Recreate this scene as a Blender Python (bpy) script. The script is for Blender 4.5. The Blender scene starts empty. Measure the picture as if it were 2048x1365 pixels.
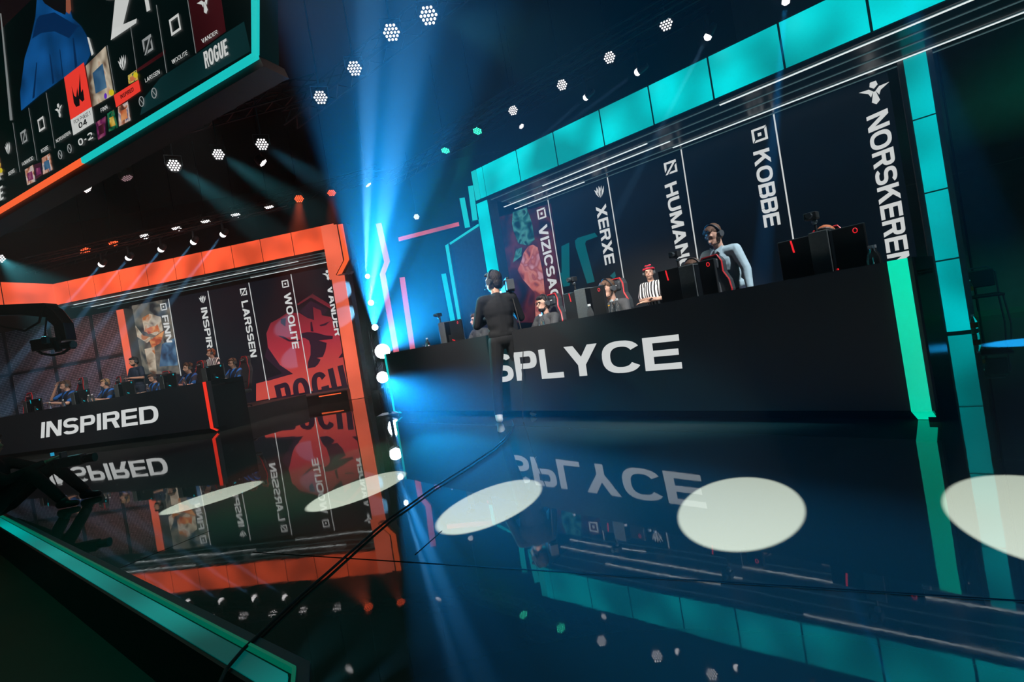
import bpy, bmesh, math, random
from mathutils import Vector, Matrix
random.seed(7)
sc = bpy.context.scene
col = sc.collection
# ------------------------------------------------------------------ camera
FOC = 967.0; CX, CY = 1024.0, 682.5; ROLL = math.radians(9.5); PIT = 6/967; H = 1.02
_c, _s = math.cos(ROLL), math.sin(ROLL)
Rt = Vector((1, 0, 0)); Fw = Vector((0, 1, -PIT)).normalized(); Up = Rt.cross(Fw)
Xc = _c*Rt - _s*Up; Yc = _s*Rt + _c*Up
cam_d = bpy.data.cameras.new('camera'); cam = bpy.data.objects.new('camera', cam_d); col.objects.link(cam)
cam_d.sensor_width = 36; cam_d.lens = FOC*36/2048; cam_d.clip_start = 0.02; cam_d.clip_end = 200
m = Matrix((Xc, Yc, -Fw)).transposed().to_4x4(); m.translation = Vector((0, 0, H)); cam.matrix_world = m
sc.camera = cam
def ray(px, py): return Xc*(px-CX) - Yc*(py-CY) + Fw*FOC
CAM = Vector((0, 0, H))
def onz(px, py, z=0.0):
    r = ray(px, py); return CAM + r*((z-H)/r.z)
def aty(px, py, Y):
    r = ray(px, py); return CAM + r*(Y/r.y)
class Plane:
    """vertical plane: origin p0, horizontal direction d (to the right seen from the camera), n faces the audience"""
    def __init__(s, p0, d):
        s.p0 = Vector((p0[0], p0[1], 0)); s.d = Vector((d[0], d[1], 0)).normalized(); s.n = Vector((s.d.y, -s.d.x, 0))
    def pix(s, px, py, off=0.0):
        r = ray(px, py); t = ((s.p0 + s.n*off - CAM).dot(s.n))/r.dot(s.n); P = CAM + r*t
        return ((P-s.p0).dot(s.d), P.z)
    def w(s, a, z, off=0.0): return s.p0 + s.d*a + s.n*off + Vector((0, 0, z))
    def mat(s, a, z, off=0.0):
        """local frame: x along d, y into the depth (away from audience), z up"""
        M = Matrix((s.d, -s.n, Vector((0, 0, 1)))).transposed().to_4x4(); M.translation = s.w(a, z, off); return M
SR = Plane((5.27, 8.62), (.7755, -.6315)); HR = Plane((3.68, 7.81), (.7755, -.6315))
SL = Plane((-6.84, 15.97), (.99, -.143));  HL = Plane((-4.98, 14.29), (.9885, -.151))
DR = Plane((2.64, 3.13), (.674, -.739));   DL = Plane((-7.0, 11.0), (.941, -.338))
_b0 = onz(515, 115, 4.2); BS = Plane((_b0.x, _b0.y), (.902, -.431))
# ------------------------------------------------------------------ world, exposure, render look
w = bpy.data.worlds.new('world'); sc.world = w; w.use_nodes = True
w.node_tree.nodes['Background'].inputs[0].default_value = (.004, .012, .016, 1)
w.node_tree.nodes['Background'].inputs[1].default_value = .15
# thin stage haze through the whole hall
vo = w.node_tree.nodes.new('ShaderNodeVolumeScatter'); vo.inputs['Color'].default_value = (.85, .93, 1, 1); vo.inputs['Density'].default_value = .0032; vo.inputs['Anisotropy'].default_value = .7
w.node_tree.links.new(vo.outputs[0], w.node_tree.nodes['World Output'].inputs['Volume'])
vs = sc.view_settings; vs.view_transform = 'Standard'; vs.look = 'None'; vs.gamma = 1; vs.use_curve_mapping = False; vs.exposure = 0.0
cy = sc.cycles; cy.use_denoising = True; cy.volume_bounces = 0; cy.max_bounces = 5; cy.diffuse_bounces = 1; cy.glossy_bounces = 3
cy.transmission_bounces = 3; cy.transparent_max_bounces = 8; cy.sample_clamp_indirect = 4; cy.use_light_tree = True
try: cy.denoiser = 'OPENIMAGEDENOISE'
except Exception: pass
# ------------------------------------------------------------------ lights of the hall
def spot(name, loc, aim, half, power, color, blend=.3, rad=.05):
    l = bpy.data.lights.new(name, 'SPOT'); l.energy = power; l.color = color; l.spot_size = 2*math.radians(half); l.spot_blend = blend
    l.shadow_soft_size = rad
    o = bpy.data.objects.new(name, l); col.objects.link(o); o.location = loc
    o.rotation_euler = (Vector(aim)-Vector(loc)).to_track_quat('-Z', 'Y').to_euler(); return o
BLUE = (.012, .36, .95); PALE = (.22, .60, 1.0)
TY = 16.2
tower = [aty(735, 553, TY), aty(742, 606, TY), aty(750, 655, TY), aty(765, 703, TY)]
low_lamp = aty(765, 755, 8.75)
FRONT = Vector((0, -.16, 0))
# four moving heads on the tower between the two booths, a fifth moved off it beside the right desk so its beam shows
spot('tower_beam_a', tower[0]+FRONT, aty(737, 150, 7.0), 1.0, 380000, PALE, .3, .03)
spot('tower_beam_b', tower[1]+FRONT, aty(783, 154, 6.0), 3.0, 400000, BLUE, .6, .05)
spot('tower_beam_b2', tower[1]+FRONT, aty(796, 250, 7.0), 1.3, 240000, PALE, .5, .04)
spot('tower_beam_c', tower[2]+FRONT, aty(776, 154, 6.0), 6.2, 170000, BLUE, .35, .05)
spot('tower_beam_d', tower[3]+FRONT, aty(1120, 270, 5.0), 10.5, 55000, BLUE, 1, .06)
spot('low_beam', low_lamp+FRONT, onz(1120, 990), 9, 26000, BLUE, 1, .05)
# profile spots that draw the white pools on the stage floor
def pool(px, py, a, half, power, dist=7.2, hgt=5.6):
    c = onz(px, py); src = c + Vector((-math.cos(math.radians(a))*dist, -math.sin(math.radians(a))*dist, hgt)); spot('pool_light', src, c, half, power, (1, .97, .86), .02, .01)
pool(1478, 1020, 59.5, 1.78, 78000); pool(981, 1010, 60, 1.75, 78000); pool(715, 981, 60, 1.8, 78000); pool(425, 995, 55, 1.7, 78000); pool(2085, 1033, 55, 1.8, 78000)
# key light on the two teams
spot('key_right', (-2.2, 2.2, 6.3), DR.w(-4.4, 1.6, -1.3), 19, 4200, (1, .93, .86), .6, .25)
spot('key_right2', (4.6, 1.6, 6.3), DR.w(-1.8, 1.6, -1.4), 19, 2800, (.93, .96, 1), .6, .25)
spot('key_left', (-4.6, 8.3, 5.9), DL.w(-3.0, 1.4, -1.0), 40, 1100, (1, .93, .86), .8, .2); spot('key_left2', (-9.6, 9.6, 5.9), DL.w(-6.0, 1.4, -1.0), 38, 800, (1, .93, .86), .8, .2)
# wash on the floor, walls
spot('green_stage_fill', (-4.2, 3.2, 4.0), (-3.4, 3.0, 0), 60, 130, (0, .75, .5), 1, .3)  # added green fill without a fixture, tints the left stage floor
spot('green_wash', (7.6, 2.0, 6.0), (10.2, 7.2, 1.0), 34, 620, (.03, .8, .5), .9, .3)
spot('red_wash', SL.w(-8.5, 4.0, 3.5), SL.w(-8.0, 1.6, 0), 50, 170, (1, .14, .1), .9, .3)
spot('red_floor', HL.w(-2.5, 4.1, 1.0), HL.w(-1.5, 0, 2.0), 48, 200, (1, .16, .07), .9, .3)
# ------------------------------------------------------------------ materials
_m = {}
def pbr(name, c, rough=.5, metal=0, spec=.5, alpha=1, trans=0, ior=1.45, bump=None):
    if name in _m: return _m[name]
    a = bpy.data.materials.new(name); a.use_nodes = True; b = a.node_tree.nodes['Principled BSDF']; i = b.inputs
    i['Base Color'].default_value = (*c, 1); i['Roughness'].default_value = rough; i['Metallic'].default_value = metal
    i['Specular IOR Level'].default_value = spec; i['IOR'].default_value = ior; i['Transmission Weight'].default_value = trans
    nt = a.node_tree
    # every surface gets a little procedural variation
    tc = nt.nodes.new('ShaderNodeTexCoord'); nz = nt.nodes.new('ShaderNodeTexNoise'); nz.inputs['Scale'].default_value = bump[0] if bump else 9
    nt.links.new(tc.outputs['Object'], nz.inputs['Vector'])
    if trans < .5:
        mx = nt.nodes.new('ShaderNodeMix'); mx.data_type = 'RGBA'; mx.inputs[6].default_value = (*[x*.82 for x in c], 1); mx.inputs[7].default_value = (*[min(1, x*1.12) for x in c], 1)
        nt.links.new(nz.outputs['Fac'], mx.inputs[0]); nt.links.new(mx.outputs[2], i['Base Color'])
    if bump:
        bp = nt.nodes.new('ShaderNodeBump'); bp.inputs['Strength'].default_value = bump[1]; bp.inputs['Distance'].default_value = .02
        nt.links.new(nz.outputs['Fac'], bp.inputs['Height']); nt.links.new(bp.outputs['Normal'], i['Normal'])
    _m[name] = a; return a
def emit(name, c, k=1.0, sample=True, vary=0, scale=1.5, base=(0.01, 0.01, 0.01)):
    if name in _m: return _m[name]
    a = bpy.data.materials.new(name); a.use_nodes = True; b = a.node_tree.nodes['Principled BSDF']; i = b.inputs
    i['Base Color'].default_value = (*base, 1); i['Roughness'].default_value = .45
    i['Emission Color'].default_value = (*c, 1); i['Emission Strength'].default_value = k
    if vary:      # uneven back-lighting of a frosted panel by the lamps inside it
        nt = a.node_tree; tc = nt.nodes.new('ShaderNodeTexCoord'); nz = nt.nodes.new('ShaderNodeTexNoise'); nz.inputs['Scale'].default_value = scale; nz.inputs['Detail'].default_value = .5
        mr = nt.nodes.new('ShaderNodeMapRange'); mr.inputs['From Min'].default_value = .3; mr.inputs['From Max'].default_value = .7
        mr.inputs['To Min'].default_value = k*(1-vary); mr.inputs['To Max'].default_value = k*(1+vary)
        nt.links.new(tc.outputs['Object'], nz.inputs['Vector']); nt.links.new(nz.outputs['Fac'], mr.inputs['Value']); nt.links.new(mr.outputs['Result'], i['Emission Strength'])
    if not sample: a.cycles.emission_sampling = 'NONE'
    _m[name] = a; return a
def nodes_mat(name, fn):
    if name in _m: return _m[name]
    a = bpy.data.materials.new(name); a.use_nodes = True; fn(a.node_tree, a.node_tree.nodes['Principled BSDF']); _m[name] = a; return a
BLK = pbr('black_matte', (.010, .011, .012), .55); BLKG = pbr('black_gloss', (.006, .008, .010), .16, 0, .5, bump=(2, .02))
GREY = pbr('dark_grey_plastic', (.055, .062, .068), .5); STEEL = pbr('steel', (.22, .25, .27), .35, .9); TRUSSM = pbr('black_truss_metal', (.02, .024, .028), .45, .5)
RUB = pbr('rubber', (.012, .012, .012), .7); CONC = pbr('concrete', (.13, .15, .14), .8, bump=(5, .5)); FRAME = pbr('grey_frame', (.12, .12, .12), .45, .3)
WHITE = emit('white_led', (.80, .83, .82), .74, False); WHITEB = emit('painted_gloss_streak', (.85, .93, .93), .95); WHITED = emit('dim_strip', (.16, .30, .32), .28, False)
TEAL = emit('teal_panel', (0, .62, .64), .85, True, .42, 1.3); TEALD = emit('teal_panel_pillar', (0, .50, .52), .8, True, .42, 1.1)
ORANGE = emit('orange_panel', (1, .105, .035), .95, True, .32, 1.3); ORANGEP = emit('orange_pillar', (1, .16, .08), .8, True, .2, 1.0)
TSTR = emit('teal_strip', (.01, .62, .60), .85); OSTR = emit('orange_strip', (1, .13, .035), .95); GSTR = emit('green_strip', (0, .70, .42), .9, True, .2, 1.2)
RSTR = emit('red_strip', (1, .035, .015), .85); PSTR = emit('pink_strip', (.85, .13, .14), .7, True, .35, 1.0)
REDL = emit('red_accent', (1, .02, .03), .9, False); CYL = emit('cyan_accent', (.0, .75, .9), .9, False)
LAMPW = emit('lamp_white', (1, .96, .97), 2.3, False); LAMPG = emit('lamp_green', (.05, 1, .55), 2.4, False); LAMPO = emit('lamp_orange', (1, .10, .03), 2.4, False)
LAMPX = emit('lamp_tower', (.75, .92, 1), 60, False); LAMPD = emit('lamp_dim', (.8, .5, .55), .35, False)
def floor_nodes(nt, b):
    i = b.inputs; i['Roughness'].default_value = .045; i['IOR'].default_value = 1.85; i['Base Color'].default_value = (.046, .054, .050, 1)
    tc = nt.nodes.new('ShaderNodeTexCoord'); n1 = nt.nodes.new('ShaderNodeTexNoise'); n1.inputs['Scale'].default_value = 1.6; n1.inputs['Detail'].default_value = 1
    n2 = nt.nodes.new('ShaderNodeTexNoise'); n2.inputs['Scale'].default_value = 26; n2.inputs['Detail'].default_value = 2
    ad = nt.nodes.new('ShaderNodeMath'); ad.operation = 'MULTIPLY_ADD'; ad.inputs[1].default_value = .025
    bp = nt.nodes.new('ShaderNodeBump'); bp.inputs['Strength'].default_value = .12; bp.inputs['Distance'].default_value = .008
    nt.links.new(tc.outputs['Object'], n1.inputs['Vector']); nt.links.new(tc.outputs['Object'], n2.inputs['Vector'])
    nt.links.new(n2.outputs['Fac'], ad.inputs[0]); nt.links.new(n1.outputs['Fac'], ad.inputs[2]); nt.links.new(ad.outputs[0], bp.inputs['Height']); nt.links.new(bp.outputs['Normal'], i['Normal'])
    n3 = nt.nodes.new('ShaderNodeTexNoise'); n3.inputs['Scale'].default_value = 9; n3.inputs['Detail'].default_value = 5; n3.inputs['Distortion'].default_value = 2
    mr = nt.nodes.new('ShaderNodeMapRange'); mr.inputs['From Min'].default_value = .35; mr.inputs['From Max'].default_value = .8; mr.inputs['To Min'].default_value = .012; mr.inputs['To Max'].default_value = .05
    nt.links.new(tc.outputs['Object'], n3.inputs['Vector']); nt.links.new(n3.outputs['Fac'], mr.inputs['Value']); nt.links.new(mr.outputs['Result'], i['Roughness'])
FLOOR = nodes_mat('black_gloss_floor', floor_nodes)
def mesh_nodes(nt, b):
    tc = nt.nodes.new('ShaderNodeTexCoord'); v = nt.nodes.new('ShaderNodeTexVoronoi'); v.inputs['Scale'].default_value = 17; v.inputs['Randomness'].default_value = .0
    r = nt.nodes.new('ShaderNodeValToRGB'); r.color_ramp.elements[0].position = .25; r.color_ramp.elements[0].color = (.42, .36, .38, 1); r.color_ramp.elements[1].position = .38; r.color_ramp.elements[1].color = (.012, .010, .012, 1)
    v.voronoi_dimensions = '2D'; sx = nt.nodes.new('ShaderNodeSeparateXYZ'); cb_ = nt.nodes.new('ShaderNodeCombineXYZ'); nt.links.new(tc.outputs['Object'], sx.inputs[0]); nt.links.new(sx.outputs['X'], cb_.inputs['X']); nt.links.new(sx.outputs['Z'], cb_.inputs['Y']); nt.links.new(cb_.outputs[0], v.inputs['Vector']); nt.links.new(v.outputs['Distance'], r.inputs['Fac']); nt.links.new(r.outputs['Color'], b.inputs['Base Color'])
PERF = nodes_mat('perforated_metal', mesh_nodes)
def stripes_nodes(nt, b):
    tc = nt.nodes.new('ShaderNodeTexCoord'); sx = nt.nodes.new('ShaderNodeSeparateXYZ'); mu = nt.nodes.new('ShaderNodeMath'); mu.operation = 'MULTIPLY'; mu.inputs[1].default_value = 2*math.pi/.052
    si = nt.nodes.new('ShaderNodeMath'); si.operation = 'SINE'; gt = nt.nodes.new('ShaderNodeMath'); gt.operation = 'GREATER_THAN'; gt.inputs[1].default_value = 0
    mx = nt.nodes.new('ShaderNodeMix'); mx.data_type = 'RGBA'; mx.inputs[6].default_value = (.012, .012, .015, 1); mx.inputs[7].default_value = (.85, .85, .85, 1)
    nt.links.new(tc.outputs['Object'], sx.inputs[0]); nt.links.new(sx.outputs['X'], mu.inputs[0]); nt.links.new(mu.outputs[0], si.inputs[0]); nt.links.new(si.outputs[0], gt.inputs[0]); nt.links.new(gt.outputs[0], mx.inputs[0]); nt.links.new(mx.outputs[2], b.inputs['Base Color']); b.inputs['Roughness'].default_value = .8
STRIPE = nodes_mat('black_white_stripes', stripes_nodes)
def slash_nodes(nt, b):
    tc = nt.nodes.new('ShaderNodeTexCoord'); sx = nt.nodes.new('ShaderNodeSeparateXYZ'); a1 = nt.nodes.new('ShaderNodeMath'); a1.operation = 'MULTIPLY_ADD'; a1.inputs[1].default_value = -1.5
    pp = nt.nodes.new('ShaderNodeMath'); pp.operation = 'PINGPONG'; pp.inputs[1].default_value = .14
    cr = nt.nodes.new('ShaderNodeValToRGB'); cr.color_ramp.interpolation = 'CONSTANT'; e = cr.color_ramp.elements
    e[0].position = 0; e[0].color = (.008, .012, .030, 1); e[1].position = .095; e[1].color = (.01, .15, .55, 1)
    nt.links.new(tc.outputs['Object'], sx.inputs[0]); nt.links.new(sx.outputs['X'], a1.inputs[0]); nt.links.new(sx.outputs['Z'], a1.inputs[2]); nt.links.new(a1.outputs[0], pp.inputs[0]); nt.links.new(pp.outputs[0], cr.inputs['Fac']); nt.links.new(cr.outputs['Color'], b.inputs['Base Color']); b.inputs['Roughness'].default_value = .7
NAVY = nodes_mat('navy_jersey', slash_nodes)
SKIN = pbr('skin', (.62, .36, .26), .5); SKIN2 = pbr('skin_tan', (.50, .27, .18), .5); LIP = pbr('lips', (.42, .13, .11), .5); EYE = pbr('eye_dark', (.02, .015, .012), .3); EYEW = pbr('eye_white', (.75, .73, .7), .4)
HBR = pbr('hair_brown', (.10, .05, .028), .7, bump=(60, .6)); HDK = pbr('hair_dark', (.018, .013, .012), .7, bump=(60, .6)); HBL = pbr('hair_blond', (.36, .22, .11), .7, bump=(60, .6)); HGI = pbr('hair_ginger', (.33, .09, .03), .7, bump=(60, .6))
JERS = pbr('charcoal_jersey', (.045, .048, .052), .75, bump=(14, .6)); YEL = pbr('yellow_trim', (.75, .38, .02), .6); BLUESH = pbr('light_blue_shirt', (.36, .50, .56), .75, bump=(7, .9)); DARKSH = pbr('dark_navy_shirt', (.012, .022, .05), .75, bump=(7, .5)); JEAN = pbr('dark_jeans', (.012, .022, .045), .8)
REDC = pbr('red_cloth', (.65, .02, .05), .7); SHOE = pbr('white_sneaker', (.62, .66, .64), .6); GLASSC = pbr('clear_plastic', (.9, .95, .95), .05, trans=.95, ior=1.3); GOLDP = pbr('red_plastic', (.5, .015, .02), .4)
# ------------------------------------------------------------------ mesh helper
class MB:
    def __init__(s): s.v = []; s.f = []
    def add(s, vs, fs):
        k = len(s.v); s.v += [Vector(a) for a in vs]; s.f += [tuple(i+k for i in f) for f in fs]; return s
    def box(s, lo, hi, M=None):
        x0, y0, z0 = lo; x1, y1, z1 = hi
        vs = [Vector(p) for p in ((x0, y0, z0), (x1, y0, z0), (x1, y1, z0), (x0, y1, z0), (x0, y0, z1), (x1, y0, z1), (x1, y1, z1), (x0, y1, z1))]
        if M is not None: vs = [M @ p for p in vs]
        return s.add(vs, [(0, 3, 2, 1), (4, 5, 6, 7), (0, 1, 5, 4), (1, 2, 6, 5), (2, 3, 7, 6), (3, 0, 4, 7)])
    def prism(s, pts, off):
        """polygon pts swept by vector off"""
        n = len(pts); a = [Vector(p) for p in pts]; b = [p + Vector(off) for p in a]
        return s.add(a+b, [tuple(range(n))[::-1], tuple(range(n, 2*n))] + [(i, (i+1) % n, (i+1) % n+n, i+n) for i in range(n)])
    def tube(s, p, q, r, r2=None, n=8, caps=True):
        p, q = Vector(p), Vector(q); r2 = r if r2 is None else r2; ax = (q-p)
        if ax.length < 1e-6: return s
        z = ax.normalized(); x = z.orthogonal().normalized(); y = z.cross(x)
        vs = [p + (x*math.cos(t)+y*math.sin(t))*r for t in [2*math.pi*i/n for i in range(n)]] + [q + (x*math.cos(t)+y*math.sin(t))*r2 for t in [2*math.pi*i/n for i in range(n)]]
        fs = [(i, (i+1) % n, (i+1) % n+n, i+n) for i in range(n)]
        if caps: fs += [tuple(range(n))[::-1], tuple(range(n, 2*n))]
        return s.add(vs, fs)
    def path(s, pts, r, n=6, closed=False):
        pts = [Vector(p) for p in pts]; N = len(pts); k = len(s.v); prev = None
        for i, p in enumerate(pts):
            a = pts[i-1] if (i or closed) else p; b = pts[(i+1) % N] if (i < N-1 or closed) else p
            t = (b-a).normalized(); x = (prev - t*prev.dot(t)).normalized() if prev is not None and (prev - t*prev.dot(t)).length > 1e-5 else t.orthogonal().normalized()
            prev = x; y = t.cross(x)
            s.v += [p + (x*math.cos(g)+y*math.sin(g))*r for g in [2*math.pi*j/n for j in range(n)]]
        for i in range(N if closed else N-1):
            for j in range(n):
                a = k+i*n+j; b = k+i*n+(j+1) % n; c = k+((i+1) % N)*n+(j+1) % n; d = k+((i+1) % N)*n+j; s.f.append((a, b, c, d))
        if not closed: s.f += [tuple(k+j for j in range(n))[::-1], tuple(k+(N-1)*n+j for j in range(n))]
        return s
    def ell(s, c, r, nu=14, nv=9, M=None):
        c = Vector(c); vs = []
        for i in range(1, nv):
            a = math.pi*i/nv
            for j in range(nu):
                b = 2*math.pi*j/nu; vs.append(Vector((r[0]*math.sin(a)*math.cos(b), r[1]*math.sin(a)*math.sin(b), r[2]*math.cos(a))))
        vs += [Vector((0, 0, r[2])), Vector((0, 0, -r[2]))]
        vs = [(M @ p if M is not None else p) + c for p in vs]; T = len(vs)-2
        fs = [(i*nu+j, (i+1)*nu+j, (i+1)*nu+(j+1) % nu, i*nu+(j+1) % nu) for i in range(nv-2) for j in range(nu)]
        fs += [(T, j, (j+1) % nu) for j in range(nu)] + [(T+1, (nv-2)*nu+(j+1) % nu, (nv-2)*nu+j) for j in range(nu)]
        return s.add(vs, fs)
    def caps(s, p, q, r, r2=None, n=10):
        r2 = r if r2 is None else r2; s.tube(p, q, r, r2, n); s.ell(p, (r,)*3, n, 6); s.ell(q, (r2,)*3, n, 6); return s
    def lathe(s, prof, M=None, n=16):
        k = len(s.v); N = len(prof)
        for (r, z) in prof:
            for j in range(n):
                p = Vector((r*math.cos(2*math.pi*j/n), r*math.sin(2*math.pi*j/n), z)); s.v.append(M @ p if M is not None else p)
        for i in range(N-1):
            for j in range(n): s.f.append((k+i*n+j, k+i*n+(j+1) % n, k+(i+1)*n+(j+1) % n, k+(i+1)*n+j))
        s.f += [tuple(k+j for j in range(n))[::-1], tuple(k+(N-1)*n+j for j in range(n))]; return s
    def build(s, name, mat, parent=None, M=None, bevel=0, smooth=False, remesh=0, sm=0):
        me = bpy.data.meshes.new(name); me.from_pydata([tuple(p) for p in s.v], [], s.f); me.validate(); me.update()
        bm = bmesh.new(); bm.from_mesh(me); bmesh.ops.recalc_face_normals(bm, faces=bm.faces); bm.to_mesh(me); bm.free()
        o = bpy.data.objects.new(name, me); col.objects.link(o)
        if mat: me.materials.append(mat)
        if parent is not None: o.parent = parent
        if M is not None: o.matrix_local = M
        if smooth or remesh:
            for p in me.polygons: p.use_smooth = True
        if bevel:
            b = o.modifiers.new('bevel', 'BEVEL'); b.width = bevel; b.segments = 2; b.limit_method = 'ANGLE'
        if remesh:
            r = o.modifiers.new('remesh', 'REMESH'); r.mode = 'VOXEL'; r.voxel_size = remesh; r.use_smooth_shade = True
            if sm: q = o.modifiers.new('smooth', 'SMOOTH'); q.iterations = sm; q.factor = .5
        return o
def empty(name, M, label, cat, group=None):
    o = bpy.data.objects.new(name, None); col.objects.link(o); o.empty_display_size = .1
    o.matrix_world = M if isinstance(M, Matrix) else Matrix.Translation(Vector(M)); return tag(o, label, cat, group)
def tag(o, label, cat, group=None, kind=None):
    o['label'] = label; o['category'] = cat
    if group: o['group'] = group
    if kind: o['kind'] = kind
    return o
def struct(o): o['kind'] = 'structure'; return o
def rotz(a): return Matrix.Rotation(a, 4, 'Z')
# ------------------------------------------------------------------ setting: floor, walls, ceiling, stage edge
C0 = onz(589.6, 1343.5); E1 = onz(44, 1055); d1 = (E1-C0).normalized(); E2 = onz(586.5, 1375); d2 = (E2-C0).normalized()
nA = Vector((-d1.y, d1.x, 0));  nA = nA if nA.dot(Vector((-1, -1, 0))) > 0 else -nA      # outwards of the front left edge
nB = Vector((-d2.y, d2.x, 0));  nB = nB if nB.x < 0 else -nB
far = C0 + d1*26; near = C0 + d2*7
pf = MB().prism([C0, near, (22, near.y, 0), (22, 24, 0), (far.x-4, 24, 0), far], (0, 0, -.12)); pf.build('floor', FLOOR); struct(bpy.data.objects['floor'])
struct(MB().box((-30, -8, -.36), (22, 24, -.30)).build('floor_lower', pbr('dark_hall_floor', (.02, .028, .02), .6)))
def edge_band(name, o0, o1, z, th, mat, lift=0):
    """strip that follows both stage edges between outward offsets o0 and o1"""
    def corner(o):
        # intersection of the two offset lines
        a = C0 + nA*o; b = C0 + nB*o; den = d1.x*d2.y - d1.y*d2.x; t = ((b.x-a.x)*d2.y - (b.y-a.y)*d2.x)/den; return a + d1*t
    c0, c1 = corner(o0), corner(o1)
    mb = MB(); zz = Vector((0, 0, z))
    mb.prism([c0+zz, c1+zz, far+nA*o1+zz, far+nA*o0+zz], (0, 0, -th)); mb.prism([c0+zz, c1+zz, near+nB*o1+zz, near+nB*o0+zz], (0, 0, -th))
    return struct(mb.build(name, mat))
edge_band('trim_1', -.05, -.006, .006, .006, pbr('stage_edge_plate', (.03, .055, .08), .6, 0))
edge_band('trim_2', -.006, .006, .016, .03, emit('edge_line', (.0, .16, .09), .6, False))
edge_band('trim_3', .006, .022, -.01, .05, BLK)
edge_band('trim_4', .022, .095, .004, .10, emit('edge_lightbox', (0, .36, .33), .6, True, .75, .8))
edge_band('trim_5', .095, .11, .0, .3, BLK)
struct(MB().box((-30, -8, 8.4), (22, 24, 8.5)).build('ceiling', BLK))
struct(MB().box((-24, 19.2, -.3), (22, 19.4, 8.4)).build('wall_back', pbr('black_drape', (.012, .018, .02), .8, bump=(1.2, 1))))
struct(MB().box((-24, -8, -.3), (-23.8, 19.2, 8.4)).build('wall_left', BLK)); struct(MB().box((-24, -8, -.3), (22, -7.8, 8.4)).build('wall_front', BLK)); struct(MB().box((21.8, -7.8, -.3), (22, 19.2, 8.4)).build('wall_far_right', BLK))
W1 = onz(1975, 632); W2 = onz(2046, 623.5); WP = Plane((W1.x, W1.y), (W2.x-W1.x, W2.y-W1.y))
mb = MB(); a0, a1 = -3.2, 10
mb.box((a0, 0, 0), (a1, .2, 7.5), WP.mat(0, 0)); wr = struct(mb.build('wall_right', CONC))
mb = MB(); mb.box((a0, -.015, 0), (a1, 0, .10), WP.mat(0, 0)); struct(mb.build('baseboard_right', pbr('baseboard_green', (.05, .16, .11), .5)))  # low strip in a green base colour along the wall foot
for px in (1925, ):
    s0 = WP.pix(px, 420)[0]; struct(MB().box((s0-.012, -.02, 0), (s0+.012, 0, 7.4), WP.mat(0, 0)).build('trim_6', BLK))
s0 = WP.pix(1968, 335)[1]; struct(MB().box((a0, -.006, s0), (a1, 0, s0+.015), WP.mat(0, 0)).build('trim_7', pbr('pale_seam', (.2, .26, .2), .6)))
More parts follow.
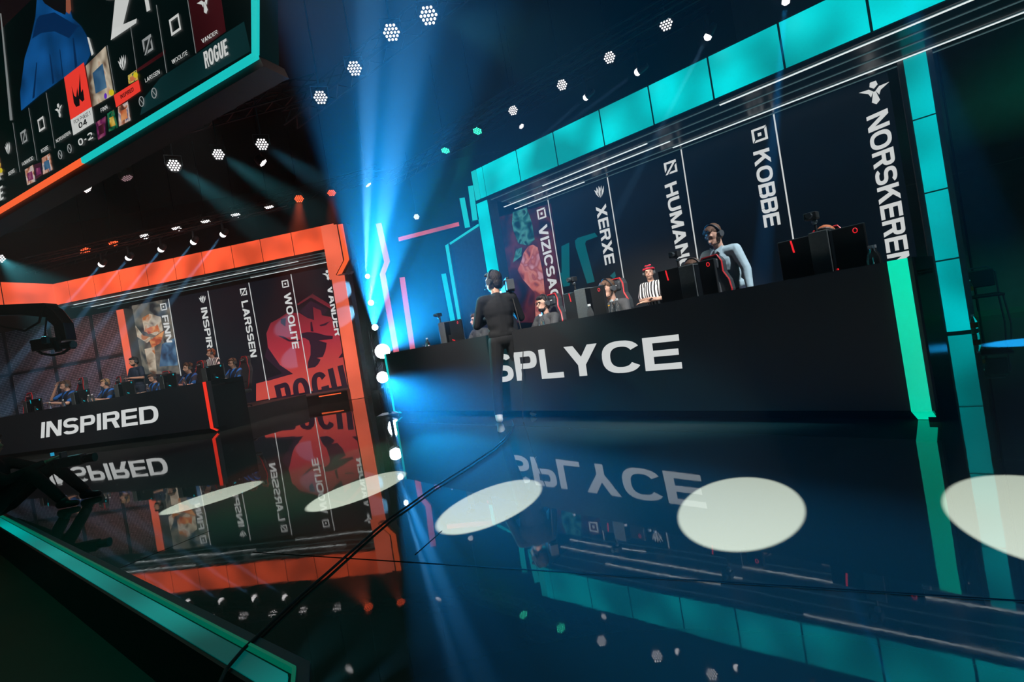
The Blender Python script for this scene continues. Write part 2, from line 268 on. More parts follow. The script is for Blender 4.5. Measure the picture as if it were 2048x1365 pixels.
# ------------------------------------------------------------------ lettering
def ring(cx, cy, rx, ry, a0, a1, tx, ty, n=None):
    n = n or max(3, int(abs(a1-a0)/11)); out = []; e = 2/2.5
    def pt(a, kx, ky):
        c, s = math.cos(a), math.sin(a); return (cx+kx*math.copysign(abs(c)**e, c), cy+ky*math.copysign(abs(s)**e, s))
    for i in range(n):
        a = math.radians(a0+(a1-a0)*i/n); b = math.radians(a0+(a1-a0)*(i+1)/n)
        out.append([pt(a, rx, ry), pt(b, rx, ry), pt(b, rx-tx, ry-ty), pt(a, rx-tx, ry-ty)])
    return out
def R(x0, y0, x1, y1): return [(x0, y0), (x1, y0), (x1, y1), (x0, y1)]
def glyph(ch, T=.23, t=.185):
    h = .5+t/2; l = .5-t/2
    if ch == 'I': return T, [R(0, 0, T, 1)]
    if ch == 'L': return .78, [R(0, 0, T, 1), R(T, 0, .78, t)]
    if ch == 'T': return .86, [R(.43-T/2, 0, .43+T/2, 1-t), R(0, 1-t, .86, 1)]
    if ch == 'E': return .84, [R(0, 0, T, 1), R(T, 0, .84, t), R(T, l, .80, h), R(T, 1-t, .84, 1)]
    if ch == 'F': return .80, [R(0, 0, T, 1), R(T, l-.04, .74, h-.04), R(T, 1-t, .80, 1)]
    if ch == 'H': return .95, [R(0, 0, T, 1), R(.95-T, 0, .95, 1), R(T, l, .95-T, h)]
    if ch == 'N': return .95, [R(0, 0, T, 1), R(.95-T, 0, .95, 1), [(0, 1), (.28, 1), (.95, 0), (.67, 0)]]
    if ch == 'M': return 1.12, [R(0, 0, T, 1), R(1.12-T, 0, 1.12, 1), [(0, 1), (.27, 1), (.66, 0), (.46, 0)], [(.85, 1), (1.12, 1), (.66, 0), (.46, 0)]]
    if ch == 'V': return 1.02, [[(0, 1), (.27, 1), (.64, 0), (.38, 0)], [(.75, 1), (1.02, 1), (.64, 0), (.38, 0)]]
    if ch == 'A': return 1.05, [[(.38, 1), (.67, 1), (.26, 0), (0, 0)], [(.38, 1), (.67, 1), (1.05, 0), (.79, 0)], R(.25, .2, .8, .2+t)]
    if ch == 'W': return 1.5, [[(0, 1), (.25, 1), (.5, 0), (.26, 0)], [(.62, 1), (.88, 1), (.5, 0), (.26, 0)], [(.62, 1), (.88, 1), (1.24, 0), (1.0, 0)], [(1.25, 1), (1.5, 1), (1.24, 0), (1.0, 0)]]
    if ch == 'X': return 1.02, [[(0, 1), (.3, 1), (1.02, 0), (.72, 0)], [(.72, 1), (1.02, 1), (.3, 0), (0, 0)]]
    if ch == 'Y': return 1.02, [[(0, 1), (.29, 1), (.63, .42), (.39, .36)], [(.73, 1), (1.02, 1), (.63, .36), (.39, .42)], R(.39, 0, .63, .44)]
    if ch == 'Z': return .92, [R(0, 0, .92, t), R(0, 1-t, .92, 1), [(.6, 1-t), (.92, 1-t), (.32, t), (0, t)]]
    if ch == 'K': return .98, [R(0, 0, T, 1), [(T, .36), (T, .64), (.66, 1), (.96, 1)], [(.38, .62), (.56, .76), (.98, 0), (.70, 0)]]
    if ch in 'PRB':
        wd = .86 if ch == 'P' else .92; b0 = .40 if ch == 'P' else .43; ry = (1-b0)/2; g = [R(0, 0, T, 1), R(T, 1-t, wd-.3, 1), R(T, b0, wd-.3, b0+t)] + ring(wd-.3, b0+ry, .3, ry, -90, 90, T, t)
        if ch == 'R': g += [[(.45, .5), (.70, .5), (.92, 0), (.66, 0)]]
        if ch == 'B': ry = (.43+t)/2; g += [R(T, 0, .6, t)] + ring(.62, ry, .32, ry, -90, 90, T, t)
        return wd, g
    if ch == 'D': return .96, [R(0, 0, T, 1), R(T, 0, .5, t), R(T, 1-t, .5, 1)] + ring(.5, .5, .46, .5, -90, 90, T, t)
    if ch in 'O0': return (1.05, ring(.525, .5, .525, .5, 0, 360, T, t)) if ch == 'O' else (.9, ring(.45, .5, .45, .5, 0, 360, T, t))
    if ch == 'C': return 1.0, ring(.525, .5, .525, .5, 32, 328, T, t)
    if ch == 'G': return 1.02, ring(.525, .5, .525, .5, 36, 318, T, t) + [R(.55, .38, 1.02, .38+t), R(1.02-T, .08, 1.02, .40)]
    if ch == 'S': ry = (.5+t/2)/2; return .92, ring(.46, 1-ry, .46, ry, 22, 270, T, t) + ring(.46, ry, .46, ry, 90, -158, T, t)
    if ch == 'U': return .95, [R(0, .42, T, 1), R(.95-T, .42, .95, 1)] + ring(.475, .42, .475, .42, 180, 360, T, t)
    if ch == '1': return .5, [R(.5-T, 0, .5, 1), [(.5-T, 1), (.5-T, .75), (0, .62), (0, .8)]]
    if ch == '4': return .95, [R(.56, 0, .56+T, 1), R(0, .2, .95, .2+t), [(.5, 1), (.79, 1), (.3, .2), (0, .2), (0, .3)]]
    if ch == '2': return .9, ring(.45, .70, .45, .30, 165, -40, T, t) + [R(0, 0, .9, t), [(0, t), (.35, t), (.85, .56), (.62, .42)]]
    if ch == '-': return .34, [R(0, .36, .34, .36+t)]
    return .35, []
def lettering(plane, text, s0, s1, e1, e0, mat, parent, off=.012, nref=None, gap=.10, name='lettering', kern=1, thick=None):
    """s0/s1 start at baseline/cap, e1/e0 end at cap/baseline (pixels sighted onto the plane)"""
    q = [Vector(plane.pix(*p, off)) for p in (s0, s1, e1, e0)]
    x = 0; polys = []; ends = []
    for ch in text:
        wd, g = glyph(ch) if not thick else glyph(ch, *thick); polys.append((x, g)); ends.append(x+wd); x += wd+gap
    W = ends[(nref or len(text))-1]; mb = MB()
    for x0, g in polys:
        for poly in g:
            pts = []
            for (a, b) in poly:
                u = (a+x0)/W; P = (q[0]*(1-u)+q[3]*u)*(1-b) + (q[1]*(1-u)+q[2]*u)*b; pts.append(plane.w(P.x, P.y, off))
            mb.add(pts, [tuple(range(len(pts)))])
    return flat(mb, name, mat, parent)
def flat(mb, name, mat, parent):
    o = mb.build(name, mat)
    if parent is not None: o.parent = parent; o.matrix_parent_inverse = parent.matrix_world.inverted()
    return o
def poly_on(plane, polys, mat, name, parent, off=.010, T=None):
    mb = MB()
    for p in polys:
        mb.add([plane.w(*plane.pix(*(T(*a) if T else a), off), off) for a in p], [tuple(range(len(p)))])
    return flat(mb, name, mat, parent)
def line_on(plane, p, q, wd, mat, name, parent, off=.012):
    a, b = plane.pix(*p, off), plane.pix(*q, off); mb = MB()
    mb.add([plane.w(a[0]-wd, a[1], off), plane.w(a[0]+wd, a[1], off), plane.w(b[0]+wd, b[1], off), plane.w(b[0]-wd, b[1], off)], [(0, 1, 2, 3)]); return flat(mb, name, mat, parent)
def picture(name, cols, k=.8, scale=3, dist=.6):
    def fn(nt, b):
        tc = nt.nodes.new('ShaderNodeTexCoord'); nz = nt.nodes.new('ShaderNodeTexNoise'); nz.inputs['Scale'].default_value = scale; nz.inputs['Detail'].default_value = 1.5; nz.inputs['Distortion'].default_value = dist
        r = nt.nodes.new('ShaderNodeValToRGB'); e = r.color_ramp.elements; n = len(cols)
        while len(e) < n: e.new(.5)
        for i, c in enumerate(cols): e[i].position = .32+.36*i/(n-1); e[i].color = (*c, 1)
        nt.links.new(tc.outputs['Object'], nz.inputs['Vector']); nt.links.new(nz.outputs['Fac'], r.inputs['Fac']); nt.links.new(r.outputs['Color'], b.inputs['Emission Color']); b.inputs['Emission Strength'].default_value = k; b.inputs['Base Color'].default_value = (.01, .01, .01, 1)
    m_ = nodes_mat(name, fn); m_.cycles.emission_sampling = 'NONE'; return m_
# role icons, drawn in a unit square centred on 0 (x right, y up)
ICON = {
 'square': [[(-.5, .5), (.5, .5), (.36, .34), (-.34, .34), (-.34, -.3), (-.5, -.5)], [(.5, .42), (.5, -.5), (-.42, -.5), (-.28, -.34), (.34, -.34), (.34, .28)], [(-.12, .12), (.12, .12), (.12, -.12), (-.12, -.12)]],
 'claw': [[(0, .55), (.12, .25), (.02, -.55), (-.12, -.2)], [(-.5, .35), (-.28, .12), (-.1, -.5), (-.35, -.15)], [(-.22, .5), (-.1, .2), (-.14, -.1), (-.3, .12)], [(.5, .4), (.4, -.1), (.1, -.5), (.22, 0)], [(.28, .5), (.24, .15), (.12, 0), (.16, .3)]],
 'slash': [[(-.5, .5), (.5, .5), (.5, .3), (.2, .3), (-.3, .34), (-.34, -.1), (-.5, -.3)], [(.3, .42), (.5, .42), (-.3, -.5), (-.5, -.5)], [(.5, .2), (.5, -.5), (-.2, -.5), (-.05, -.34), (.34, -.34), (.34, .05)]],
 'wing': [[(-.12, .5), (.12, .5), (.16, .3), (0, .16), (-.16, .3)], [(-.6, .22), (-.2, .2), (-.04, .04), (-.16, -.2), (-.24, 0)], [(.6, .22), (.2, .2), (.04, .04), (.16, -.2), (.24, 0)], [(-.05, .02), (.05, .02), (.16, -.45), (0, -.6), (-.16, -.45)]],
 'box': [[(-.5, .5), (.5, .5), (.36, .34), (-.34, .34), (-.34, -.34), (-.5, -.5)], [(.5, .5), (.5, -.5), (-.5, -.5), (-.34, -.34), (.36, -.34), (.36, .34)]]}
def icon(plane, kind, px, py, size, mat, parent, sx=1, off=.012):
    a, z = plane.pix(px, py, off); mb = MB()
    for p in ICON[kind]: mb.add([plane.w(a+x*size*sx, z+y*size, off) for x, y in p], [tuple(range(len(p)))])
    return flat(mb, 'icon', mat, parent)
# ------------------------------------------------------------------ booths
def slab(plane, a0, a1, z0, z1, o0, o1, mat, name, parent=None, bevel=0):
    """box on a plane between offsets (towards the audience positive)"""
    M = plane.mat(0, 0); o = MB().box((a0, -o1, z0), (a1, -o0, z1), M).build(name, mat, bevel=bevel)
    if parent is not None: o.parent = parent; o.matrix_parent_inverse = parent.matrix_world.inverted()
    return o
def face_row(plane, cuts, z0, z1, off, mat, name, parent, gap=.016):
    for a, b in zip(cuts[:-1], cuts[1:]): slab(plane, a+gap, b-gap, z0, z1, off, off+.02, mat, name, parent)
# --- right booth
aL = SR.pix(976, 415)[0]+.15; aRt = SR.pix(1793, 260)[0]
scr = empty('led_wall', SR.mat(0, 0), 'large black LED wall of five player names behind the white lettered team desk', 'screen')
SCRM = emit('screen_black', (.002, .006, .012), .6, False, base=(.004, .006, .008))
slab(SR, aL, aRt, 0, 4.22, -.12, 0, SCRM, 'screen_panel', scr)
slab(SR, aL-.14, aL, 0, 4.22, -.12, .04, FRAME, 'side_frame', scr); 
for q0, q1 in (((1095.5, 399), (1136, 652)), ((1214.5, 354), (1256, 612)), ((1362, 298), (1404, 575)), ((1547, 227), (1597, 545))):
    line_on(SR, q0, q1, .012, WHITE, 'divider_line', scr)
GL = emit('splyce_teal', (0, .095, .11), 1.0, False)
T5 = lambda x, y: (980+x/5.25, 400+y/5.25)
poly_on(SR, [[(750, 488), (832, 448), (838, 900), (770, 915), (733, 760), (752, 770)], [(892, 430), (920, 400), (1100, 345), (1130, 385), (1010, 430), (998, 460), (1100, 860), (1020, 880), (900, 500)], [(1260, 800), (1310, 752), (1322, 800), (1300, 830)]], GL, 'team_lettering', scr, .006, T5)
# plain warm and teal stand-in for the artwork of the first column
ART1 = picture('art_maroon', [(.01, .008, .02), (.05, .008, .02), (.12, .02, .03), (.02, .01, .03)], .7, 1.6); ART2 = picture('art_warm', [(.16, .03, .04), (.55, .13, .09), (.62, .22, .17), (.35, .07, .07), (.60, .30, .33)], .8, 3); ART3 = picture('art_green', [(.004, .03, .04), (.02, .14, .13), (.08, .32, .28), (.01, .05, .06)], .7, 4)
poly_on(SR, [[(100, 180), (640, 40), (800, 1290), (250, 1290)]], ART1, 'poster_ground', scr, .004, T5)
poly_on(SR, [[(240, 130), (385, 80), (440, 240), (470, 420), (400, 480), (300, 460), (250, 340), (230, 240)], [(275, 520), (335, 500), (330, 590), (240, 660)]], ART3, 'poster_shape', scr, .007, T5)
poly_on(SR, [[(400, 490), (450, 470), (500, 500), (530, 640), (560, 800), (575, 980), (740, 1290), (480, 1290), (470, 980), (340, 830), (290, 740), (330, 640), (350, 560)]], ART2, 'poster_shape', scr, .008, T5)
for txt, q, nr in (('VIZICSACSI', ((1076.2, 454.3), (1093.7, 447.6), (1122.5, 619), (1106.5, 623.8)), 9), ('XERXE', ((1191.4, 414.3), (1211.4, 407.2), (1229.9, 526.1), (1210.5, 531)), None),
                   ('HUMANOID', ((1329, 371), (1352.5, 361.5), (1379.5, 512), (1354.5, 518)), 5), ('KOBBE', ((1506, 305), (1538, 295), (1561.5, 449), (1529, 456)), None),
                   ('NORSKEREN', ((1732.5, 235), (1775, 216), (1817, 498), (1773, 507)), 8)):
    lettering(SR, txt, *q, WHITE, scr, nref=nr)
for k, x, y, s in (('square', 1083, 427.5, .25), ('claw', 1199, 384, .25), ('slash', 1341, 335, .25), ('square', 1519, 269, .25), ('wing', 1749, 184, .33)): icon(SR, k, x, y, s, WHITE, scr)
# header
z0, z1 = 4.22, 4.90
cutsR = [HR.pix(x, y)[0] for x, y in ((966, 344.6), (1033.8, 310.8), (1107.7, 275.4), (1200, 231), (1298, 184), (1416.5, 125), (1557.3, 57.9), (1730, -22))]
st = 1.18
while cutsR[-1] < 6.2: cutsR.append(cutsR[-1]+st)
hd = empty('lit_header', HR.mat(0, z0), 'long teal glowing header of square panels over the right booth', 'booth header')
slab(HR, cutsR[0]-.35, cutsR[-1], z0, z1+.03, -.35, 0, BLK, 'header_box', hd)
face_row(HR, cutsR, z0+.02, z1, 0, TEAL, 'lit_panel', hd)
slab(HR, cutsR[0]-.33, cutsR[0]-.19, z0+.02, z1, 0, .02, TSTR, 'edge_light', hd); slab(HR, cutsR[0]-.17, cutsR[0]-.01, z0+.02, z1, 0, .02, TEAL, 'lit_panel', hd)
# soffit with light lines, their bright stretches are painted gloss
def soffit(H_, a0, a1, z, depth, name, label, bright):
    e = empty(name, H_.mat(0, z), label, 'soffit')
    slab(H_, a0, a1, z+.0, z+.05, -depth, -.02, pbr('soffit_gloss', (.02, .03, .034), .25), 'soffit_panel', e)
    for k, (f, segs) in enumerate(bright):
        slab(H_, a0, a1, z-.012, z, -depth*f-.02, -depth*f, WHITED, 'light_line', e)
        for (b0, b1) in segs: slab(H_, b0, b1, z-.018, z-.012, -depth*f-.045, -depth*f, WHITEB, 'gloss_streak_line', e)  # bright stretches: gloss streaks put into emission
    return e
soffit(HR, cutsR[0], cutsR[-1], z0-.05, 1.6, 'lit_soffit', 'dark underside of the right booth header with thin white light lines', [(.06, [(.2, 3.6)]), (.30, [(-3.6, -1.2)]), (.52, [(-5.0, -.9)]), (.78, [(-5.0, -3.0), (-1.0, 5.0)]), (.95, [])])
# pillars of the right booth
def pillar(plane, a0, a1, z1, cuts, mat, label, frame=FRAME, fw=.07, off=0, name='lit_pillar', dp=.3):
    e = empty(name, plane.mat(a0, 0), label, 'pillar')
    slab(plane, a0-fw, a1+fw, 0, z1, off-dp, off, frame, 'pillar_body', e)
    zs = [.02]+cuts+[z1]
    for p, q in zip(zs[:-1], zs[1:]): slab(plane, a0, a1, p+.012, q-.012, off, off+.015, mat, 'lit_panel', e)
    return e
PR = Plane((6.44, 7.25), (.7755, -.6315))
pa, pb = PR.pix(1890, 640)[0], PR.pix(1938, 640)[0]
zc = [PR.pix(x, y)[1] for x, y in ((1893, 520), (1872, 382), (1838, 238))]
pillar(PR, pa, pb, 4.16, [z for z in zc if .1 < z < 4.1], TEALD, 'wide teal glowing pillar at the right end of the black LED wall')
pa, pb = HR.pix(957, 447)[0], HR.pix(984, 447)[0]
pillar(HR, pa+.03, pb-.03, z0-.05, [HR.pix(975, 510)[1], HR.pix(962, 432)[1], HR.pix(1000, 590)[1]], TEAL, 'teal glowing pillar at the left end of the right booth, behind the camera operator', fw=.03)
# outer wing wall, left of the right booth
wg = Plane(HR.w(pa-.02, 0).xy, (1, 0)); A = HR.w(pa-.03, 0, -.1); 
Bq = aty(892, 490, 12.6)
WG = Plane((Bq.x, Bq.y), (A.x-Bq.x, A.y-Bq.y)); L_ = (Vector((A.x, A.y))-Vector((Bq.x, Bq.y))).length
wgo = empty('wing_wall', WG.mat(0, 0), 'plain blue lit wing wall edged in teal light, left of the right booth', 'wing wall')
zb = WG.pix(889, 493)[1]; zt = WG.pix(950, 452)[1]; M_ = WG.mat(0, 0)
def wq(name, pts, mat, th=.02, off=0):
    o = MB().prism([WG.w(a, z, off) for a, z in pts], WG.n*th).build(name, mat); o.parent = wgo; o.matrix_parent_inverse = wgo.matrix_world.inverted()
wq('wall_panel', [(0, 0), (L_, 0), (L_, zt), (0, zb)], pbr('wing_blue_grey', (.16, .22, .24), .6), -.12)
wq('edge_light', [(0, zb), (L_, zt), (L_, zt-.05), (0, zb-.05)], TSTR, .02); wq('edge_light', [(0, 0), (.16, 0), (.16, zb), (0, zb)], TSTR, .03); wq('edge_frame', [(.18, 0), (.24, 0), (.24, zb), (.18, zb)], FRAME, .03)
# glowing strips of the far gates (each one a frame of its own)
def strip(pts, Y, wd, mat, label, name='light_strip', dep=.1):
    P = [aty(x, y, Y) for x, y in pts]; e = empty(name, P[-1], label, 'light strip', 'edge lights of the far gates'); mb = MB(); mk = MB()
    for p, q in zip(P[:-1], P[1:]):
        d = Vector((1, 0, 0)) if abs((q-p).z) > abs((q-p).x)*.7 else Vector((0, 0, 1))
        mb.prism([p-d*wd/2, p+d*wd/2, q+d*wd/2, q-d*wd/2], (0, .02, 0)); mk.prism([p-d*(wd/2+.03)+Vector((0, .02, 0)), p+d*(wd/2+.03)+Vector((0, .02, 0)), q+d*(wd/2+.03)+Vector((0, .02, 0)), q-d*(wd/2+.03)+Vector((0, .02, 0))], (0, dep, 0))
    if P[-1].z > 3:
        wr_ = MB()
        for p in P[:1]: wr_.tube(p, (p.x, p.y, 8.42), .008, n=5); 
        if len(wr_.v) > 10: o = wr_.build('hanging_wire', BLK); o.parent = e; o.matrix_parent_inverse = e.matrix_world.inverted()
    for n_, b_, mt in (('light_diffuser', mb, mat), ('housing', mk, BLKG)):
        o = b_.build(n_, mt); o.parent = e; o.matrix_parent_inverse = e.matrix_world.inverted()
    return e
def foot(px, py, Y):     # pixel where a vertical through (px,py) at depth Y meets the floor
    P = aty(px, py, Y); P.z = .01; v = P-CAM; k = FOC/v.dot(Fw); return (CX+v.dot(Xc)*k, CY-v.dot(Yc)*k)
strip([(887, 548), (905, 640), foot(905, 640, 13.6)], 13.6, .13, TSTR, 'short teal strip just left of the wing wall edge light')
strip([(924, 396), (935, 455)], 11.2, .12, TSTR, 'short teal strip hanging left of the right booth header, upper one')
strip([(941, 372), (950, 440)], 11.0, .12, TSTR, 'teal strip beside the top left corner of the right booth')
strip([(757, 447), (774, 524), (765, 548), (803, 765), foot(803, 765, 17.2)], 17.2, .2, PSTR, 'tall kinked pink strip right of the blinding tower lamps')
strip([(804, 555), (824, 692), foot(824, 692, 16.8)], 16.8, .18, PSTR, 'pink strip standing behind the left end of the right desk')
strip([(797, 479), (918, 448)], 16.5, .13, PSTR, 'long slanting pink strip high up between the two booths')
# --- left booth
sl = empty('led_wall', SL.mat(0, 0), 'black LED wall of five player names with a red hooded crest, behind the left desk', 'screen')
aL = SL.pix(262, 640)[0]; aRt = SL.pix(684, 620)[0]
slab(SL, aL, aRt, 0, 4.3, -.12, 0, SCRM, 'screen_panel', sl)
def crest_nodes(nt, b):
    tc = nt.nodes.new('ShaderNodeTexCoord'); sx = nt.nodes.new('ShaderNodeSeparateXYZ'); mr = nt.nodes.new('ShaderNodeMapRange'); mr.inputs['From Min'].default_value = .6; mr.inputs['From Max'].default_value = 3.7
    r = nt.nodes.new('ShaderNodeValToRGB'); e = r.color_ramp.elements; e[0].color = (.52, .060, .045, 1); e[1].color = (.030, .006, .012, 1); e.new(.45).color = (.34, .022, .040, 1)
    nt.links.new(tc.outputs['Object'], sx.inputs[0]); nt.links.new(sx.outputs['Z'], mr.inputs['Value']); nt.links.new(mr.outputs['Result'], r.inputs['Fac']); nt.links.new(r.outputs['Color'], b.inputs['Emission Color']); b.inputs['Emission Strength'].default_value = 1; b.inputs['Base Color'].default_value = (.01, .01, .01, 1)
RED1 = nodes_mat('crest_red', crest_nodes); RED2 = emit('crest_dark', (.016, .006, .018), 1, False)
T4 = lambda x, y: (500+x/4.873, 540+y/4.873)
poly_on(SL, [[(455, 335), (600, 240), (655, 185), (610, 235), (790, 345), (795, 385), (595, 270), (470, 345)],
             [(160, 620), (200, 520), (290, 470), (360, 420), (480, 420), (560, 470), (625, 490), (612, 360), (650, 380), (690, 395), (705, 445), (790, 460), (880, 650), (905, 800), (960, 1120), (60, 1280), (60, 1110), (420, 1015), (250, 900), (175, 760)]], RED1, 'crest_shape', sl, .004, T4)
poly_on(SL, [[(495, 620), (560, 608), (640, 612), (740, 640), (808, 645), (805, 675), (670, 690), (748, 712), (735, 790), (710, 850), (650, 860), (690, 875), (665, 920), (635, 948), (565, 962), (565, 900), (590, 830), (590, 740), (575, 690), (540, 668), (500, 660), (487, 640)],
             [(170, 750), (300, 940), (415, 1015), (170, 1085), (170, 1060), (320, 1012), (140, 850)], [(675, 540), (720, 525), (780, 500), (740, 540), (690, 552)],
             [(480, 410), (590, 300), (760, 390), (735, 425), (700, 445), (690, 395), (650, 380), (612, 360), (610, 420), (625, 490), (560, 470)], [(588, 510), (603, 505), (620, 605), (592, 600)],
             [(268, 640), (330, 650), (390, 685), (490, 680), (490, 695), (380, 700)], [(300, 480), (350, 470), (345, 555), (300, 520)], [(905, 800), (860, 862), (915, 850)]], RED2, 'crest_detail', sl, .008, T4)
lettering(SL, 'ROGUE', T4(300, 1420), T4(235, 1130), T4(905, 925), T4(975, 1240), RED2, sl, off=.009, nref=4, gap=.14, name='team_lettering', thick=(.34, .15))
ARTA = picture('art_grey', [(.02, .025, .03), (.10, .11, .10), (.22, .20, .16), (.04, .045, .05)], .7, 2.2); ARTB = picture('art_cream', [(.10, .05, .03), (.36, .30, .22), (.60, .52, .40), (.45, .16, .05)], .8, 3.2); ARTC = picture('art_rust', [(.20, .02, .02), (.55, .14, .05), (.75, .35, .14)], .8, 4); ARTE = picture('art_steel', [(.01, .03, .06), (.03, .10, .20), (.10, .22, .34)], .8, 3)
T2 = lambda x, y: (x/4.0156, 400+y/4.0156)
poly_on(SL, [[(1058, 850), (1352, 795), (1445, 1400), (1120, 1400), (1062, 960)]], ARTA, 'poster_ground', sl, .004, T2)
poly_on(SL, [[(1140, 950), (1200, 915), (1290, 940), (1310, 1050), (1250, 1090), (1160, 1060)], [(1080, 1000), (1150, 1090), (1240, 1110), (1180, 1150), (1100, 1100)], [(1160, 1200), (1240, 1180), (1260, 1400), (1200, 1380)]], ARTB, 'poster_shape', sl, .006, T2)
poly_on(SL, [[(1200, 1130), (1320, 1050), (1290, 1150), (1220, 1190)], [(1170, 1040), (1210, 1020), (1270, 1010), (1280, 1050), (1190, 1080)]], ARTC, 'poster_shape', sl, .008, T2)
poly_on(SL, [[(1300, 1160), (1400, 1110), (1430, 1330), (1280, 1340)]], ARTE, 'poster_shape', sl, .007, T2)
for q0, q1 in (((336.7, 598), (362, 752)), ((415.6, 582), (447, 775)), ((497.4, 565.7), (541, 813)), ((581.8, 549), (624, 800))): line_on(SL, q0, q1, .014, WHITE, 'divider_line', sl)
for txt, q, nr in (('FINN', ((323.5, 632), (335.5, 630), (344.5, 685), (333.5, 685.5)), None), ('INSPIRED', ((401.5, 616.5), (413.5, 614), (425.5, 695.5), (414.5, 697)), 6), ('LARSSEN', ((482.4, 603.4), (495.5, 600.5), (514, 714), (501.4, 715.5)), None),
                   ('WOOLITE', ((567.3, 588.6), (581, 584.7), (598.5, 696.8), (585.3, 698.5)), None), ('VANDER', ((654, 574), (667.5, 570), (684, 671), (670, 672.5)), None)): lettering(SL, txt, *q, WHITE, sl, nref=nr)
for k, x, y, s in (('square', 327, 614, .24), ('claw', 405, 599, .26), ('slash', 487, 584, .24), ('square', 570.5, 568, .24), ('wing', 655, 550, .3)): icon(SL, k, x, y, s, WHITE, sl)
z0, z1 = 4.5, 5.2
cutsL = [HL.pix(x, y)[0] for x, y in ((107, 569.3), (136, 564), (186, 551), (237, 540), (291, 528), (347, 516), (403, 505), (462, 492), (520, 480), (582, 467), (645, 453))]
hl = empty('lit_header', HL.mat(0, z0), 'long orange glowing header of square panels over the left booth', 'booth header')
slab(HL, cutsL[0], cutsL[-1], z0, z1+.03, -.3, 0, BLK, 'header_box', hl); face_row(HL, cutsL, z0+.02, z1, 0, ORANGE, 'lit_panel', hl)
WL = Plane(HL.w(cutsL[0], 0).xy, (.3526, .9358))
hw = empty('lit_header', WL.mat(0, z0), 'orange glowing header panels turning toward the viewer at the far left', 'booth header')
slab(WL, -5.5, 0, z0, z1+.03, -.3, 0, BLK, 'header_box', hw); face_row(WL, [-5.5, -3.4, -1.3, 0], z0+.02, z1, 0, ORANGE, 'lit_panel', hw)
soffit(HL, cutsL[0], cutsL[-1], z0-.05, 1.45, 'lit_soffit', 'dark underside of the left booth header with thin white light lines', [(.05, [(-9, -6.2)]), (.30, [(-4.5, -1.2)]), (.55, [(-9.2, -4.6)]), (.9, [(-3.5, -.2)])])
soffit(WL, -5.5, -.1, z0-.05, 1.3, 'lit_soffit', 'underside with a white light line below the orange header at the far left', [(.1, [(-5.5, -.1)]), (.6, [(-1.6, -.1)]), (.95, [])])
pa, pb = SL.pix(238, 650, .3)[0], SL.pix(252, 650, .3)[0]
pillar(SL, pa, pb, 4.2, [SL.pix(244, 665, .3)[1], SL.pix(258, 732, .3)[1]], ORANGEP, 'orange glowing pillar left of the first name column, next to the perforated wall', fw=.05, off=.3)
# perforated wall on the far left
pw = empty('perforated_wall', SL.mat(pa-.1, 0), 'perforated metal wall in four bays glowing dull red, behind the left desk', 'wall panel')
cuts = [SL.pix(x, y)[0] for x, y in ((-95, 700), (16, 700), (108, 700), (195, 700))]+[pa-.08]
for a, b in zip(cuts[:-1], cuts[1:]): slab(SL, a+.06, b-.06, .02, 4.25, 0, .04, PERF, 'mesh_sheet', pw)
for a in cuts[:-1]: slab(SL, a-.06, a+.06, .02, 4.25, 0, .07, BLK, 'post', pw)
zz = SL.pix(120, 732)[1]; slab(SL, cuts[0], cuts[-1], zz-.05, zz+.05, 0, .09, BLK, 'rail', pw)
# end frame of the left booth: kinked orange pillar
def gate(pts, plane, wd, mat, label):
    e = empty('lit_pillar', plane.w(*plane.pix(*pts[-1])), label, 'pillar'); P = [Vector(plane.pix(*p)) for p in pts]; P[-1].y = max(P[-1].y, .01)
    mb, mk, m2 = MB(), MB(), MB()
    for p, q in zip(P[:-1], P[1:]):
        mb.prism([plane.w(p.x-wd/2, p.y), plane.w(p.x+wd/2, p.y), plane.w(q.x+wd/2, q.y), plane.w(q.x-wd/2, q.y)], plane.n*.03)
        mk.prism([plane.w(p.x-wd/2-.05, p.y), plane.w(p.x+wd/2+.10, p.y), plane.w(q.x+wd/2+.10, q.y), plane.w(q.x-wd/2-.05, q.y)], plane.n*-.28)
    for n_, b_, mt in (('lit_panel', mb, mat), ('pillar_body', mk, FRAME)):
        o = b_.build(n_, mt); o.parent = e; o.matrix_parent_inverse = e.matrix_world.inverted()
    return e
gate([(661, 452), (681, 545), (676, 551), (716, 800)], HL, .40, ORANGEP, 'orange glowing pillar at the right end of the left booth, kinked near its top')
gate([(681, 449), (694, 520), (679, 549)], Plane(HL.w(0, 0, .25).xy, (.9885, -.151)), .14, OSTR, 'narrow orange frame edge at the top right corner of the left booth')
slab(HL, HL.pix(650, 500)[0], HL.pix(676, 500)[0], 3.6, 5.2, .0, .03, ORANGEP, 'corner_panel', hl)
# low black risers in front of the red crest
for k, (pts, lab) in enumerate(((((432, 800), (708, 770), (708, 800), (432, 838)), 'low black riser under the red crest, front one'),)):
    a, b = HL.pix(440, 800)[0], HL.pix(700, 775)[0]
    e = empty('riser', HL.mat(a, 0), lab, 'platform'); slab(HL, a, b, 0, .30, -.9, .2, BLKG, 'riser_body', e); slab(HL, a, b, .30, .33, -.95, .25, pbr('riser_top', (.03, .035, .04), .5), 'riser_top', e)
    slab(HL, b-.9, b-.2, .24, .27, .2, .21, OSTR, 'edge_light', e)
